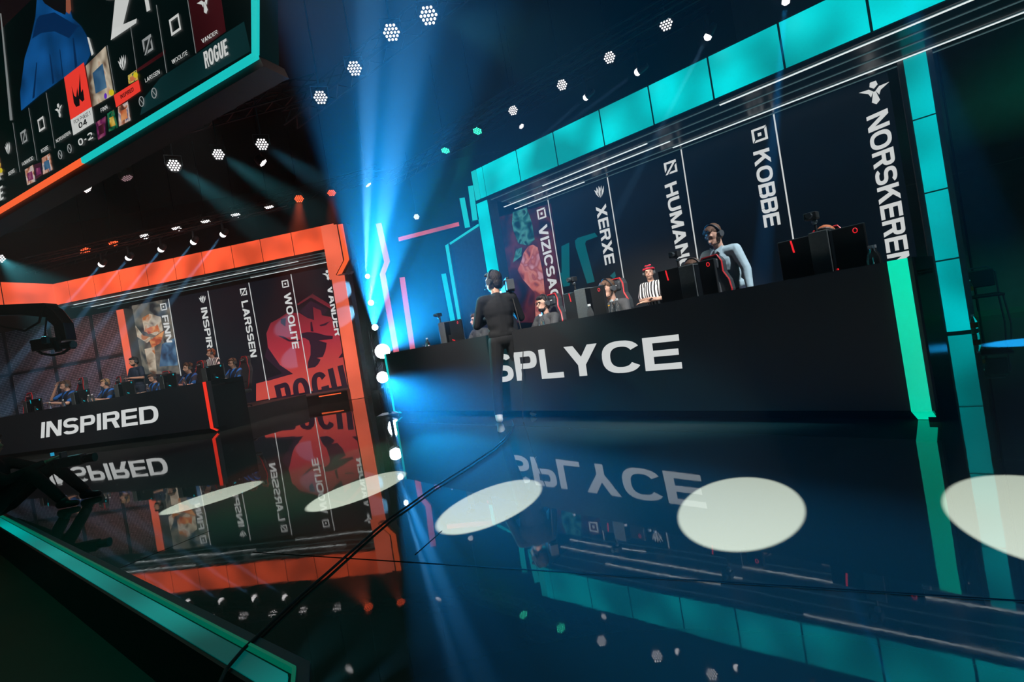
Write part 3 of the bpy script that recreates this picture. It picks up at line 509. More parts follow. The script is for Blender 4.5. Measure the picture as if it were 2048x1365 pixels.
# ------------------------------------------------------------------ desks
def desk(plane, length, label, strips, smat_l, smat_r, txt, q, topz, zb=.10):
    e = empty('team_desk', plane.mat(0, 0), label, 'desk')
    BODY = emit('desk_led_face', (.0006, .0016, .0035), .6, False, base=(.006, .007, .009)); BODY.node_tree.nodes['Principled BSDF'].inputs['Roughness'].default_value = .75
    slab(plane, -length, 0, zb, topz, -.10, 0, BODY, 'front_panel', e)
    mb = MB(); mb.prism([plane.w(-length, zb, -.01), plane.w(-length, 0, -.18), plane.w(-length, 0, -.3), plane.w(-length, zb, -.3)], plane.d*length); o = mb.build('plinth', BLKG); o.parent = e; o.matrix_parent_inverse = e.matrix_world.inverted()
    slab(plane, -length, 0, topz-.13, topz-.09, -.85, -.10, BLK, 'worktop', e)
    slab(plane, -.06, 0, .0, topz, -.95, -.10, BLKG, 'end_panel', e); slab(plane, -length, -length+.06, 0, topz, -.85, -.10, BLKG, 'end_panel', e)
    for a0, a1, mt in strips:
        mb = MB(); mb.prism([plane.w(a0, topz, .012), plane.w(a1, topz, .012), plane.w(a1, zb, .012), plane.w(a0, zb, .012)], plane.n*.012)
        mb.prism([plane.w(a0, zb, .012), plane.w(a1, zb, .012), plane.w(a1, 0.004, -.17), plane.w(a0, .004, -.17)], plane.n*.012)
        o = mb.build('edge_light', mt); o.parent = e; o.matrix_parent_inverse = e.matrix_world.inverted()
    lettering(plane, txt, *q, WHITE, e, off=.003)
    return e
lenR = (Vector((DR.w(0, 0).x, DR.w(0, 0).y))-Vector((-2.17, 8.53))).length
deskR = desk(DR, lenR, 'long black white-lettered desk with a green light at its right end', [(-.125, -.02, GSTR), (-lenR, -lenR+.05, TSTR)], None, None, 'SPLYCE', ((987, 766), (979, 711), (1357, 669), (1364.7, 737.3)), 1.11)
deskL = desk(DL, 9.2, 'long black white-lettered desk with a red light at its right end', [(-.11, -.02, RSTR)], None, None, 'INSPIRED', ((81.5, 877), (83, 845.5), (315, 810), (318, 844.5)), 1.19, .12)
# risers the teams sit on
def platform(plane, a0, a1, z, lab):
    return tag(slab(plane, a0, a1, 0, z, -3.0, -.34, BLK, 'team_platform'), lab, 'platform')
PZR, PZL = .20, .40
platform(DR, -lenR+.1, -.9, PZR, 'low black platform behind the white lettered right desk'); platform(DL, -9.1, -.1, PZL, 'low black platform behind the left desk')
# ------------------------------------------------------------------ equipment on the desks
def local(plane, px, py, back, z, turn=0.0, mirror=False):
    a, _ = plane.pix(px, py, -back); return plane.mat(a, z, -back) @ rotz(turn)
def monitor(plane, px, py, back, z, accent, label, turn=0.0, w=.60, h=.36):
    """seen from behind: its screen faces the player (local +y)"""
    M = local(plane, px, py, back, z, turn); e = empty('monitor', M, label, 'monitor', 'monitors on the team desks')
    MB().box((-w/2, 0, .09), (w/2, .035, .09+h)).build('back_panel', pbr('monitor_black', (.014, .016, .018), .4), e, bevel=.008); MB().box((-w/2+.01, .035, .10), (w/2-.01, .04, .08+h)).build('screen', BLKG, e)
    MB().box((-.03, -.05, .0), (.03, -.002, .24)).build('stand', BLK, e, bevel=.005); MB().box((-.13, -.12, 0), (.13, .08, .012)).build('foot', BLK, e, bevel=.004)
    a = MB(); a2 = MB(); a.prism([(-.02, -.006, .17), (.10, -.006, .135), (.10, -.006, .147), (-.02, -.006, .182)], (0, .004, 0)); a2.prism([(-.19, -.006, .34), (-.178, -.006, .34), (-.19, -.006, .44), (-.202, -.006, .44)], (0, .004, 0))
    a.build('accent_light', accent, e); a2.build('accent_light', accent, e)
    lm = MB(); lm.path([(w/2-.06+.014*math.cos(t), -.004, .405+.018*math.sin(t)) for t in [i*math.pi/5 for i in range(10)]], .0028, 5, True); lm.build('emblem', accent, e)
    return e
def pc(plane, px, py, back, z, label, w=.15, h=.42, d=.36, turn=0):
    M = local(plane, px, py, back, z, turn); e = empty('computer_tower', M, label, 'computer', 'computer towers on the team desks')
    MB().box((-w/2, 0, 0), (w/2, d, h)).build('case', pbr('textured_grey', (.075, .088, .09), .6, bump=(40, .15)), e, bevel=.006); MB().box((w/2, .01, .02), (w/2+.006, d-.01, h-.01)).build('side_panel', BLKG, e)
    return e
def camrig(plane, px, py, back, z, h, label):
    M = local(plane, px, py, back, z); e = empty('player_camera', M, label, 'camera', 'small cameras over the desks')
    MB().tube((0, 0, 0), (0, 0, h), .011, n=6).build('stem', BLK, e); MB().ell((0, -.01, h), (.022, .022, .022)).build('joint', STEEL, e)
    MB().box((-.06, -.05, h+.02), (.03, .03, h+.075)).build('camera_body', BLK, e, bevel=.006); MB().tube((-.015, -.05, h+.047), (-.015, -.09, h+.047), .022).build('lens', STEEL, e)
    return e
ZR = 1.02; ZL = 1.10; RG, RA = REDL, CYL
for args in (
 (DR, 1641, 500, .34, .985, RG, 'wide black monitor back nearest the right end of the right desk, before the ginger player', 0, .60, .36),
 (DR, 1373, 560, .34, .985, RG, 'black monitor back in front of the light blue shirted man', 0, .58, .36),
 (DR, 1166, 595, .34, .985, RG, 'black monitor back covering the face of the bowed player', 0, .60, .36),
 (DR, 898, 652, .34, .985, RG, 'black monitor back at the far left end of the right desk', 0, .60, .36)): monitor(*args)
for args in (
 (DR, 1642, 512, .24, ZR, 'dark computer tower nearest the right end of the right desk', .13, .42), (DR, 1377, 572, .24, ZR, 'grey computer tower between two monitors, under the bending man', .15, .40),
 (DR, 1163, 612, .24, ZR, 'grey computer tower left of the bowed capped player'), (DR, 884, 662, .24, ZR, 'hazy grey computer tower at the far left of the right desk')): pc(*args)
for args in ((DR, 1634, 470, .28, ZR, .50, 'small black camera on a stem before the ginger player'), (DR, 1359, 540, .28, ZR, .48, 'small black camera on a stem right of the red bandana referee'), (DR, 1150, 575, .28, ZR, .50, 'small black camera on a stem left of the bowed player'), (DR, 882, 650, .28, ZR, .50, 'small camera on a stem at the far left of the right desk')): camrig(*args)
for x, y, lab in ((69, 802, 'second monitor back on the left desk from the left edge, beside red lights'), (163, 788, 'monitor back right of the player with a raised arm'), (251, 771, 'monitor back in front of the standing man in dark navy'),
                  (334, 757, 'monitor back hiding the middle player of the left desk'), (428, 743, 'monitor back below the striped referee on the left')):
    monitor(DL, x, y, .34, ZL, RA, lab)
for x, y, lab in ((48, 803, 'grey tower beside the red lights at the far left'), (144, 790, 'grey tower beside the player with a raised arm'), (231, 773, 'grey tower right of the blond player'), (321, 757, 'dark tower left of the middle monitor on the left desk'), (407, 745, 'grey tower right of the curly haired player')):
    pc(DL, x, y, .24, ZL, lab)
def bottle(M, label, s=1.0, lab_m=None):
    e = empty('water_bottle', M, label, 'bottle', 'bottles'); n = 14
    MB().lathe([(.030*s, 0), (.033*s, .01), (.033*s, .05*s), (.030*s, .06*s), (.033*s, .07*s), (.033*s, .13*s), (.026*s, .16*s), (.013*s, .185*s), (.013*s, .20*s)], n=n).build('bottle_body', GLASSC, e, smooth=True)
    MB().tube((0, 0, .198*s), (0, 0, .218*s), .015*s, n=10).build('cap', WHT, e)
    if lab_m: MB().lathe([(.0335*s, .07*s), (.0337*s, .071*s), (.0337*s, .125*s), (.0335*s, .126*s)], n=n).build('paper_label', lab_m, e)
    return e
WHT = pbr('white_cap', (.75, .78, .78), .4)
for px, py, lab in ((1745, 520, 'left water bottle of the pair near the right end of the right desk'), (1751, 519, 'right water bottle of the pair near the right end of the right desk'), (1224, 610, 'left water bottle before the bowed player'), (1234, 608, 'right water bottle before the bowed player'),
                    (1083, 640, 'water bottle in front of the bearded player'), (1180, 622, 'water bottle behind the monitor of the bowed player'), (979, 660, 'water bottle in front of the leftmost seated player of the right desk'), (854, 680, 'lone water bottle at the left end of the right desk')):
    bottle(local(DR, px, py, .22, 1.005), lab, 1.12)
for px, py, lab in ((98, 800, 'water bottle left of the player with a raised arm'), (125, 796, 'water bottle by the elbow of the player with a raised arm'), (176, 787, 'left water bottle of the pair beside the blond player'), (183, 786, 'right water bottle of the pair beside the blond player'), (294, 768, 'water bottle in front of the standing man in dark navy'), (368, 760, 'water bottle before the curly haired player')):
    bottle(local(DL, px, py, .2, 1.09), lab, 1.35)
# ------------------------------------------------------------------ gaming chairs
def gchair(M, label, s=1.0, seatz=.48):
    e = empty('gaming_chair', M @ Matrix.Scale(s, 4), label, 'chair', 'racing style gaming chairs')
    prof = [(-.20, .50), (-.24, .62), (-.25, .80), (-.27, .95), (-.24, 1.06), (-.17, 1.16), (-.155, 1.28), (-.10, 1.36), (.10, 1.36), (.155, 1.28), (.17, 1.16), (.24, 1.06), (.27, .95), (.25, .80), (.24, .62), (.20, .50)]
    yb = lambda z: .24 + (z-.5)*.18
    mb = MB(); n = len(prof); f = [Vector((x, yb(z)-.035, z)) for x, z in prof]; b = [Vector((x*.92, yb(z)+.07, z)) for x, z in prof]
    mb.add(f+b, [tuple(range(n)), tuple(range(n, 2*n))[::-1]]+[(i, (i+1) % n, (i+1) % n+n, i+n) for i in range(n)]); mb.build('backrest', pbr('chair_leather', (.035, .04, .045), .4), e, bevel=.02)
    MB().path([(x, yb(z)-.04, z) for x, z in prof], .010, 6, True).build('piping', GOLDP, e)
    MB().box((-.12, yb(1.28)-.075, 1.2), (.12, yb(1.28)-.03, 1.32)).build('headrest', pbr('chair_leather', (.035, .04, .045), .4), e, bevel=.02); MB().box((-.07, yb(1.28)-.079, 1.262), (.07, yb(1.28)-.075, 1.275)).build('stitched_mark', WHT, e)
    MB().box((-.26, -.27, seatz-.10), (.26, .27, seatz)).build('seat', pbr('chair_leather', (.035, .04, .045), .4), e, bevel=.03)
    for sx in (-1, 1):
        MB().box((sx*.31-.04, -.16, .66), (sx*.31+.04, .12, .69)).build('armrest', BLK, e, bevel=.01); MB().tube((sx*.31, 0, .42), (sx*.31, 0, .66), .02).build('armrest_post', BLK, e)
    MB().tube((0, 0, .08), (0, 0, seatz-.1), .03).build('gas_lift', STEEL, e)
    st_ = MB()
    for k in range(5): t = k*2*math.pi/5; st_.tube((0, 0, .09), (.3*math.cos(t), .3*math.sin(t), .05), .025, .018); st_.ell((.3*math.cos(t), .3*math.sin(t), .03), (.03, .03, .03))
    st_.build('star_base', BLK, e)
    return e
# ------------------------------------------------------------------ people (local frame: facing -y, z up)
def hand(mb, w, d, spread=.4, curl=.5, up=Vector((0, 0, 1)), thumb=1, s=1.0):
    """palm and five unequal bent fingers from wrist w along d"""
    w = Vector(w); d = Vector(d).normalized(); side = d.cross(up).normalized(); nrm = side.cross(d).normalized()
    pc_ = w + d*.045*s; Mx = Matrix((side, d, nrm)).transposed(); mb.ell(pc_, (.040*s, .052*s, .018*s), 10, 7, Mx)
    for k, L in enumerate((.068, .078, .073, .058)):
        a = (k-1.5)/1.5; b0 = w + d*.085*s + side*a*.030*s; d_ = (d + side*a*spread*.3).normalized()
        p1 = b0 + d_*L*.5*s; p2 = p1 + (d_*(1-curl*.5) - nrm*curl).normalized()*L*.5*s
        mb.caps(b0, p1, .0095*s, .009*s, 7); mb.caps(p1, p2, .009*s, .0075*s, 7)
    b0 = w + d*.025*s + side*thumb*.032*s; p1 = b0 + (d*.6+side*thumb*.8).normalized()*.04*s; p2 = p1 + (d*.9+side*thumb*.3-nrm*curl*.4).normalized()*.032*s
    mb.caps(b0, p1, .012*s, .011*s, 7); mb.caps(p1, p2, .011*s, .009*s, 7)
def person(M, label, pose='sit', shirt=JERS, pants=JEAN, hair=HBR, skin=SKIN, sleeves='long', arms=None, yaw=0, pitch=0, glasses=False, headset=True, s=1.0, vox=.011, collar=None, beard=None, curly=False,
           bandana=False, shoes=BLK, lean=0.0, cap=None, emblem=None, bald=False, legs=None, mic=True):
    e = empty('person', M @ Matrix.Scale(s, 4), label, 'person')
    if pose == 'sit': pel = Vector((0, .06, .56)); L = .42; 
    elif pose == 'stand': pel = Vector((0, 0, .95)); L = .42
    else: pel = Vector((0, .12, .14)); L = .42
    up = Vector((0, -math.sin(lean), math.cos(lean))); fw = Vector((0, -math.cos(lean), -math.sin(lean)))
    ch = pel + up*.33; nk = pel + up*.52; shl = [pel + up*.455 + Vector((sx*.175, 0, 0)) for sx in (-1, 1)]
    hc = nk + (up*.14 + Vector((0, -.03, 0)))
    Rm = (rotz(yaw) @ Matrix.Rotation(pitch, 4, 'X')).to_3x3()
    def hp(x, y, z): return hc + Rm @ Vector((x, y, z))
    if legs: hips = legs
    elif pose == 'sit': hips = [((sx*.09, .02, .54), (sx*.13, -.42, .52), (sx*.14, -.40, .09)) for sx in (-1, 1)]
    elif pose == 'stand': hips = [((sx*.085, 0, .92), (sx*.11, -.02, .50), (sx*.13, .01, .09)) for sx in (-1, 1)]
    else: hips = [((sx*.1, .08, .14), (sx*.17, -.36, .45), (sx*.18, -.62, .09)) for sx in (-1, 1)]
    if arms is None: arms = [((-.25, -.10, pel.z+.20), (-.13, -.36, pel.z+.27)), ((.25, -.10, pel.z+.20), (.13, -.36, pel.z+.27))]
    b = MB()
    b.ell(pel+up*.02, (.155, .10, .12)); b.ell(pel+up*.20, (.135, .095, .17)); b.ell(ch, (.165, .105, .17)); b.caps(shl[0]+Vector((.03, 0, 0)), shl[1]-Vector((.03, 0, 0)), .055, .055); b.caps(nk-up*.06, hc-Rm @ Vector((0, -.005, .05)), .058, .052)
    b.ell(hc+Rm @ Vector((0, .01, .02)), (.074, .094, .105), 18, 12, Rm); b.ell(hp(0, -.025, -.045), (.056, .068, .068), 14, 10, Rm); b.ell(hp(0, -.06, -.088), (.026, .022, .022), 10, 7)
    b.caps(hp(0, -.088, .015), hp(0, -.112, -.022), .010, .015, 8); b.caps(hp(-.035, -.078, .034), hp(.035, -.078, .034), .014, .014, 8); b.caps(hp(-.02, -.088, -.055), hp(.02, -.088, -.055), .011, .011, 8)
    for sx in (-1, 1): b.ell(hp(sx*.078, .01, -.005), (.012, .022, .032), 8, 6, Rm)
    for (sh, (el, wr), sx) in zip(shl, arms, (-1, 1)):
        el, wr = Vector(el), Vector(wr); b.caps(sh, el, .050, .038); b.caps(el, wr, .038, .027); hand(b, wr, (wr-el), thumb=-sx)
    for (a, k, f) in hips: b.caps(a, k, .082, .056); b.caps(k, f, .056, .038)
    b.build('body', skin, e, remesh=vox, sm=1)
    c = MB(); g = .014
    c.ell(pel+up*.05, (.155+g, .10+g, .10)); c.ell(pel+up*.20, (.148+g, .10+g, .20)); c.ell(ch, (.168+g, .108+g, .19)); c.caps(pel+up*.08, pel+up*.40, .118, .118); c.caps(shl[0]+Vector((.03, 0, 0)), shl[1]-Vector((.03, 0, 0)), .055+g, .055+g); c.caps(pel+up*.44, nk-up*.035, .10, .066)
    for sh, (el, wr) in zip(shl, arms):
        el, wr = Vector(el), Vector(wr)
        if sleeves == 'long': c.caps(sh, el, .056+g*.6, .046+g*.5); c.caps(el, el.lerp(wr, .93), .046+g*.5, .036+g*.3)
        else: c.caps(sh, sh.lerp(el, .72), .058+g*.6, .052+g)
    c.build('shirt' if shirt is BLUESH else 'jersey', shirt, e, remesh=vox, sm=7)
    t = MB()
    t.ell(pel-up*.01, (.165, .115, .11))
    for (a, k, f) in hips: t.caps(a, k, .096, .066); t.caps(k, Vector(k).lerp(Vector(f), .93), .066, .054)
    t.build('trousers', pants, e, remesh=vox*1.3, sm=1)
    for (a, k, f) in hips:
        f = Vector(f); q = MB(); q.caps(f+Vector((0, .03, -.045)), f+Vector((0, -.12, -.055)), .042, .036); q.ell(f+Vector((0, .0, -.01)), (.046, .055, .05)); q.build('shoe', shoes, e, remesh=.012, sm=2)
    if not bald:
        hM = MB(); hM.ell(hp(0, .028, .048), (.083, .092, .090), 16, 10, Rm); hM.ell(hp(0, -.035, .098), (.060, .050, .030), 12, 8, Rm); hM.ell(hp(0, .055, -.01), (.072, .058, .08), 12, 8, Rm)
        if curly:
            for k in range(34): t_ = random.uniform(0, 6.28); zz_ = random.uniform(.02, .12); r_ = .085*math.sqrt(max(.1, 1-((zz_-.03)/.11)**2)); hM.ell(hp(r_*math.cos(t_), .02+r_*1.1*math.sin(t_), zz_+.02), (.022,)*3, 7, 5)
        else: hM.caps(hp(-.045, -.066, .082), hp(.045, -.068, .088), .018, .020)
        hM.build('hair', hair, e, remesh=.009, sm=1)
    if cap: MB().ell(hp(0, .01, .06), (.088, .105, .075), 16, 10, Rm).build('cap', cap, e, smooth=True)
    if beard: bb = MB(); bb.ell(hp(0, -.028, -.074), (.055, .064, .042), 14, 9, Rm); bb.build('beard', beard, e, smooth=True)
    ey = MB(); br = MB()
    for sx in (-1, 1): ey.ell(hp(sx*.031, -.085, .012), (.009, .006, .0045), 8, 6, Rm); br.caps(hp(sx*.018, -.0915, .033), hp(sx*.046, -.084, .034), .003, .0025, 6)
    ey.build('eyes', EYE, e); br.build('eyebrows', hair, e); MB().caps(hp(-.020, -.098, -.056), hp(.020, -.098, -.056), .004, .004, 6).build('lips', LIP, e)
    if glasses:
        gm = MB()
        for sx in (-1, 1): gm.path([hp(sx*.034+.026*math.cos(t_), -.105, .010+.018*math.sin(t_)) for t_ in [i*math.pi/6 for i in range(12)]], .0035, 5, True); gm.tube(hp(sx*.060, -.104, .014), hp(sx*.080, .0, .012), .003, n=5)
        gm.tube(hp(-.009, -.106, .014), hp(.009, -.106, .014), .003, n=5); gm.build('glasses', BLK, e)
    if headset:
        he = MB().path([hp(.097*math.cos(t_), .01, .02+.118*math.sin(t_)) for t_ in [i*math.pi/12 for i in range(13)]], .011, 7).build('headset', BLK, e)
        for sx in (-1, 1): MB().tube(hp(sx*.072, .01, .0), hp(sx*.108, .01, .0), .040, .036, 14).build('ear_cup', GREY, he)
        if mic: MB().path([hp(.098, -.01, -.02), hp(.085, -.07, -.07), hp(.035, -.118, -.065)], .0045, 5).build('microphone', BLK, he)
    if collar: MB().path([nk + Vector((.066*math.cos(t_), -.066*math.sin(t_)-.005, -.035-.03*max(0, math.sin(t_)))) for t_ in [i*math.pi/8 for i in range(16)]], .013, 6, True).build('collar', collar, e, smooth=True)
    if bandana:
        MB().path([hp(.088*math.cos(t_), .02+.098*math.sin(t_), .075) for t_ in [i*math.pi/8 for i in range(16)]], .020, 6, True).build('bandana', REDC, e, smooth=True)
        kb = MB(); kb.ell(hp(-.03, -.06, .125), (.035, .014, .016), 8, 6); kb.ell(hp(.03, -.06, .128), (.035, .014, .016), 8, 6); kb.ell(hp(0, -.065, .12), (.014,)*3, 8, 6); kb.build('bandana_knot', REDC, e)
    if emblem: MB().ell(ch+fw*.118+Vector((.05, 0, .0)), (.035, .008, .032), 10, 7).build('emblem', emblem, e)
    if shirt is BLUESH:
        k2 = MB()
        for sx in (-1, 1): k2.prism([nk+Vector((sx*.012, -.085, -.03)), nk+Vector((sx*.075, -.05, .012)), nk+Vector((sx*.06, -.095, -.085))], (0, -.012, 0))
        k2.build('collar', shirt, e)
    return e
def at_head(plane, px, py, back, floorz, headh, s=1.0, turn=0.0):
    """stand or seat somebody so that the head is sighted at the pixel; returns the frame on the platform"""
    lean = s; pz = .56 if headh < 1.4 else .95; hh = pz + .66*math.cos(lean) - .0; fo = .66*math.sin(lean)
    a, z = plane.pix(px, py, -back); k = (z-floorz)/hh; pass
    return plane.mat(a, floorz, -back) @ rotz(turn) @ Matrix.Scale(k, 4) @ Matrix.Translation((0, fo, 0))
SH = 1.24; ST = 1.62      # head-centre heights of the seated and the standing pose
MM = at_head(DR, 950, 642, 1.05, PZR, SH, 0, -0.07); person(MM, 'seated young man in a charcoal jersey, leftmost player of the right desk', collar=YEL, emblem=YEL, hair=HBR, yaw=-0.12); gchair(MM @ Matrix.Translation((-0.2, -.02, 0)) @ rotz(-0.10), 'gaming chair of the leftmost player at the right desk')
MM = at_head(DR, 1083, 609, 1.05, PZR, SH, 0, -0.06); person(MM, 'seated bearded man with glasses in a charcoal jersey, right of the camera operator', collar=YEL, emblem=YEL, hair=HDK, glasses=True, beard=HDK, yaw=-0.07, vox=.009); gchair(MM @ Matrix.Translation((-0.16, -.02, 0)) @ rotz(-0.12), 'gaming chair behind the bearded player with glasses')
MM = at_head(DR, 1213, 580, 1.05, PZR, SH, .18, -0.02); person(MM, 'bowed player in a charcoal jersey whose face is hidden behind a monitor', collar=YEL, emblem=WHT, hair=HBR, yaw=-0.25, pitch=.35, lean=.18, vox=.009); gchair(MM @ Matrix.Translation((-0.24, -.02, 0)) @ rotz(-0.16), 'gaming chair tilted behind the bowed player')
MM = at_head(DR, 1384, 542, 1.05, PZR, SH, .15, -0.04); person(MM, 'player hidden behind a monitor with only hair and a yellow marked jersey showing', collar=YEL, emblem=YEL, hair=HBR, pitch=.3, lean=.15); gchair(MM @ Matrix.Translation((-0.06, -.02, 0)) @ rotz(-0.17), 'gaming chair in front of the light blue shirted man')
MM = at_head(DR, 1652, 482, 1.0, PZR, SH, .2, 0.00); person(MM, 'ginger haired player hidden behind the rightmost monitors', collar=YEL, hair=HGI, pitch=.75, lean=.2, vox=.009); gchair(MM @ Matrix.Translation((-0.12, -.02, 0)) @ rotz(-0.05), 'gaming chair behind the ginger haired player')
# referee with bandana
MM = at_head(DR, 1300, 547, 2.9, PZR, ST, 0, 0.00)
person(MM, 'referee in a striped shirt and red bandana with crossed arms', 'stand', STRIPE, BLK, HDK, SKIN, 'short', arms=[((-.22, -.06, 1.16), (.06, -.21, 1.17)), ((.22, -.06, 1.15), (-.06, -.20, 1.13))], yaw=.45, pitch=-.1, bandana=True, vox=.0085)
# man in light blue shirt
MM = at_head(DR, 1430, 472, 1.55, PZR, ST, .30, -0.05)
person(MM, 'man in a light blue shirt and headset bending over a monitor', 'stand', BLUESH, JEAN, HBR, SKIN, 'long', arms=[((-.25, -.30, 1.10), (-.12, -.50, 1.02)), ((.27, -.16, 1.14), (.31, -.24, .92))], yaw=-.25, pitch=.5, glasses=False, lean=.30, vox=.008, shoes=BLK)
# camera operator in front of the right desk
fl, fr = onz(1014, 838), onz(1054, 840); mid = (fl+fr)/2
OM = Matrix.Translation(mid) @ rotz(math.radians(188))
DKCL = pbr('black_clothing', (.004, .0045, .006), .85)
person(OM, 'camera operator in black with white sneakers standing before the lettered desk', 'stand', DKCL, DKCL, HDK, SKIN2, 'long', arms=[((-.26, -.10, 1.16), (-.16, -.30, 1.36)), ((.27, -.06, 1.14), (.12, -.30, 1.20))], yaw=.75, s=1.09, vox=.010, shoes=SHOE,
       legs=[((-.085, 0, .92), (-.15, -.02, .50), (-.20, .01, .09)), ((.085, 0, .92), (.15, 0, .50), (.20, .02, .09))])
cv = empty('video_camera', OM @ Matrix.Translation((-.19, -.20, 1.66)), 'black shoulder video camera held by the operator before the lettered desk', 'camera')
MB().box((-.06, -.22, -.06), (.06, .20, .10)).build('camera_body', BLK, cv, bevel=.01); MB().tube((0, -.22, .02), (0, -.40, .02), .045, .055, 14).build('lens', BLKG, cv); MB().box((-.02, -.12, .10), (.02, .12, .14)).build('handle', BLK, cv, bevel=.008); MB().box((.06, -.16, .03), (.13, -.04, .09)).build('viewfinder', GREY, cv, bevel=.006); MB().box((-.05, .20, -.04), (.05, .30, .09)).build('battery', GREY, cv, bevel=.006)
tag(MB().path([OM @ Vector((-.19, .1, 1.5)), OM @ Vector((-.22, .22, 1.0)), OM @ Vector((-.1, .22, .4)), OM @ Vector((-.05, .2, .02))], .006, 5).build('camera_cable', RUB), 'thin cable hanging from the shoulder camera down to the stage', 'cable')
# left team
A_up = [((-.30, -.16, .92), (-.13, -.10, 1.22)), ((.25, -.10, .76), (.13, -.36, .83))]
MM = at_head(DL, 128, 772, .75, PZL, SH, 0, -0.05); person(MM, 'player holding a raised hand to the head, between two monitors on the left', shirt=NAVY, hair=HBR, sleeves='short', arms=A_up, yaw=-0.25, pitch=.2, vox=.012); gchair(MM @ Matrix.Translation((0, -0*.0, 0)) @ rotz(-0.14), 'gaming chair of the player with a raised hand')
MM = at_head(DL, 208, 768, 1.0, PZL, SH, 0, -0.05); person(MM, 'blond player with headset in a navy jersey at the left desk', shirt=NAVY, hair=HBL, sleeves='short', yaw=-0.25, pitch=.15, vox=.012); gchair(MM @ Matrix.Translation((0, -0*.0, 0)) @ rotz(-0.14), 'gaming chair behind the blond player')
MM = at_head(DL, 303, 757, 1.0, PZL, SH, .15, 0.02); person(MM, 'middle player of the left desk almost hidden behind a monitor', shirt=NAVY, hair=HBR, sleeves='short', pitch=.4, lean=.15, vox=.012); gchair(MM @ Matrix.Translation((0, -.15*.0, 0)) @ rotz(.1), 'gaming chair of the middle player at the left desk')
MM = at_head(DL, 373, 737, 1.0, PZL, SH, 0, -0.04); person(MM, 'curly haired player in a navy jersey at the left desk', shirt=NAVY, hair=HBR, curly=True, sleeves='short', yaw=-0.10, vox=.011); gchair(MM @ Matrix.Translation((0, -0*.0, 0)) @ rotz(-0.10), 'gaming chair behind the curly haired player')
MM = at_head(DL, 463, 727, 1.0, PZL, SH, 0, -0.05); person(MM, 'player with black glasses in a navy jersey at the right end of the left desk', shirt=NAVY, hair=HBR, glasses=True, sleeves='short', yaw=-0.15, pitch=.1, vox=.011); gchair(MM @ Matrix.Translation((0, -0*.0, 0)) @ rotz(-0.12), 'gaming chair behind the player with black glasses')
MM = at_head(DL, 30, 800, 1.0, PZL, SH, 0, 0.00); gchair(MM @ Matrix.Translation((0, -0*.0, 0)), 'gaming chair lit red at the far left end of the left desk')
MM = at_head(DL, 270, 724, 1.7, PZL, ST, 0, 0.05)
person(MM, 'standing bearded man in a dark navy shirt and headset gesturing with one hand', 'stand', DARKSH, JEAN, HDK, SKIN2, 'short', arms=[((-.25, -.05, 1.12), (-.02, -.26, .98)), ((.26, -.05, 1.15), (.08, -.24, 1.18))], yaw=-.2, pitch=.15, beard=HDK, vox=.011)
MM = at_head(DL, 424, 707, 2.3, PZL, ST, 0, -0.02)
person(MM, 'referee in a striped shirt standing behind the left desk', 'stand', STRIPE, BLK, HGI, SKIN, 'short', yaw=-.5, vox=.012)
# dark photographer crouching at the stage edge
fp = onz(60, 1032)
PM = Matrix.Translation((fp.x-.35, fp.y+.15, 0)) @ rotz(math.radians(100))
person(PM, 'dark camera operator crouching on the stage edge at the lower left', 'crouch', DKCL, DKCL, HDK, SKIN2, 'long', arms=[((-.26, -.20, .42), (-.10, -.46, .52)), ((.26, -.20, .42), (.10, -.46, .50))], yaw=0, s=1.0, vox=.012, shoes=BLK, headset=False)
cp = Vector((-5.02, 5.33, .48))
cv = empty('video_camera', Matrix.Translation(cp) @ rotz(math.radians(100)), 'small black video camera with a blue display held by the crouching operator', 'camera')
MB().box((-.06, -.13, -.05), (.06, .13, .06)).build('camera_body', BLK, cv, bevel=.01); MB().tube((0, -.13, 0), (0, -.24, 0), .04, .05, 12).build('lens', BLKG, cv); MB().box((-.09, .02, .06), (-.0, .04, .12)).build('flip_display', BLK, cv)
dp = cp + Vector((-.06, -.13, .12)); o = MB().box((-.018, -.004, -.018), (.018, .004, .018)).build('display_picture', emit('display_blue', (.02, .35, .6), .8, False), None, Matrix.Translation(dp)); o.parent = cv; o.matrix_parent_inverse = cv.matrix_world.inverted()
# ------------------------------------------------------------------ jib camera hanging on the left
JY = 8.0
def jp(x, y, Y=JY): return aty(x, y, Y)
jb = empty('crane_camera', jp(110, 690), 'black remote camera hanging from a crane arm in front of the perforated wall', 'camera crane')
def jadd(name, mb, mt, **k):
    o = mb.build(name, mt, **k); o.parent = jb; o.matrix_parent_inverse = jb.matrix_world.inverted(); return o
jadd('crane_arm', MB().prism([jp(-60, 612), jp(88, 606), jp(98, 636), jp(40, 630), jp(-60, 632)], (0, .25, 0)), BLK, bevel=.02)
jadd('drop_arm', MB().prism([jp(86, 608), jp(104, 618), jp(126, 646), jp(133, 680), jp(112, 684), jp(106, 652), jp(92, 640)], (0, .2, 0)), BLKG, bevel=.01)
c_ = jp(92, 688); jadd('camera_body', MB().box((c_.x-.17, c_.y-.1, c_.z-.1), (c_.x+.14, c_.y+.14, c_.z+.09)), BLK, bevel=.02)
jadd('lens', MB().tube(jp(125, 692), jp(147, 690), .055, .065, 14), BLKG); jadd('lens_rim', MB().tube(jp(145, 690), jp(147.5, 690), .067, .067, 14), pbr('teal_sheen', (.05, .22, .26), .3))
jadd('gimbal', MB().path([jp(72, 700), jp(85, 708), jp(105, 711), jp(125, 707), jp(138, 698)], .022, 6).path([jp(60, 684), jp(70, 694), jp(84, 699)], .015, 6).tube(jp(112, 683), jp(118, 703), .05, .05, 10), BLK)
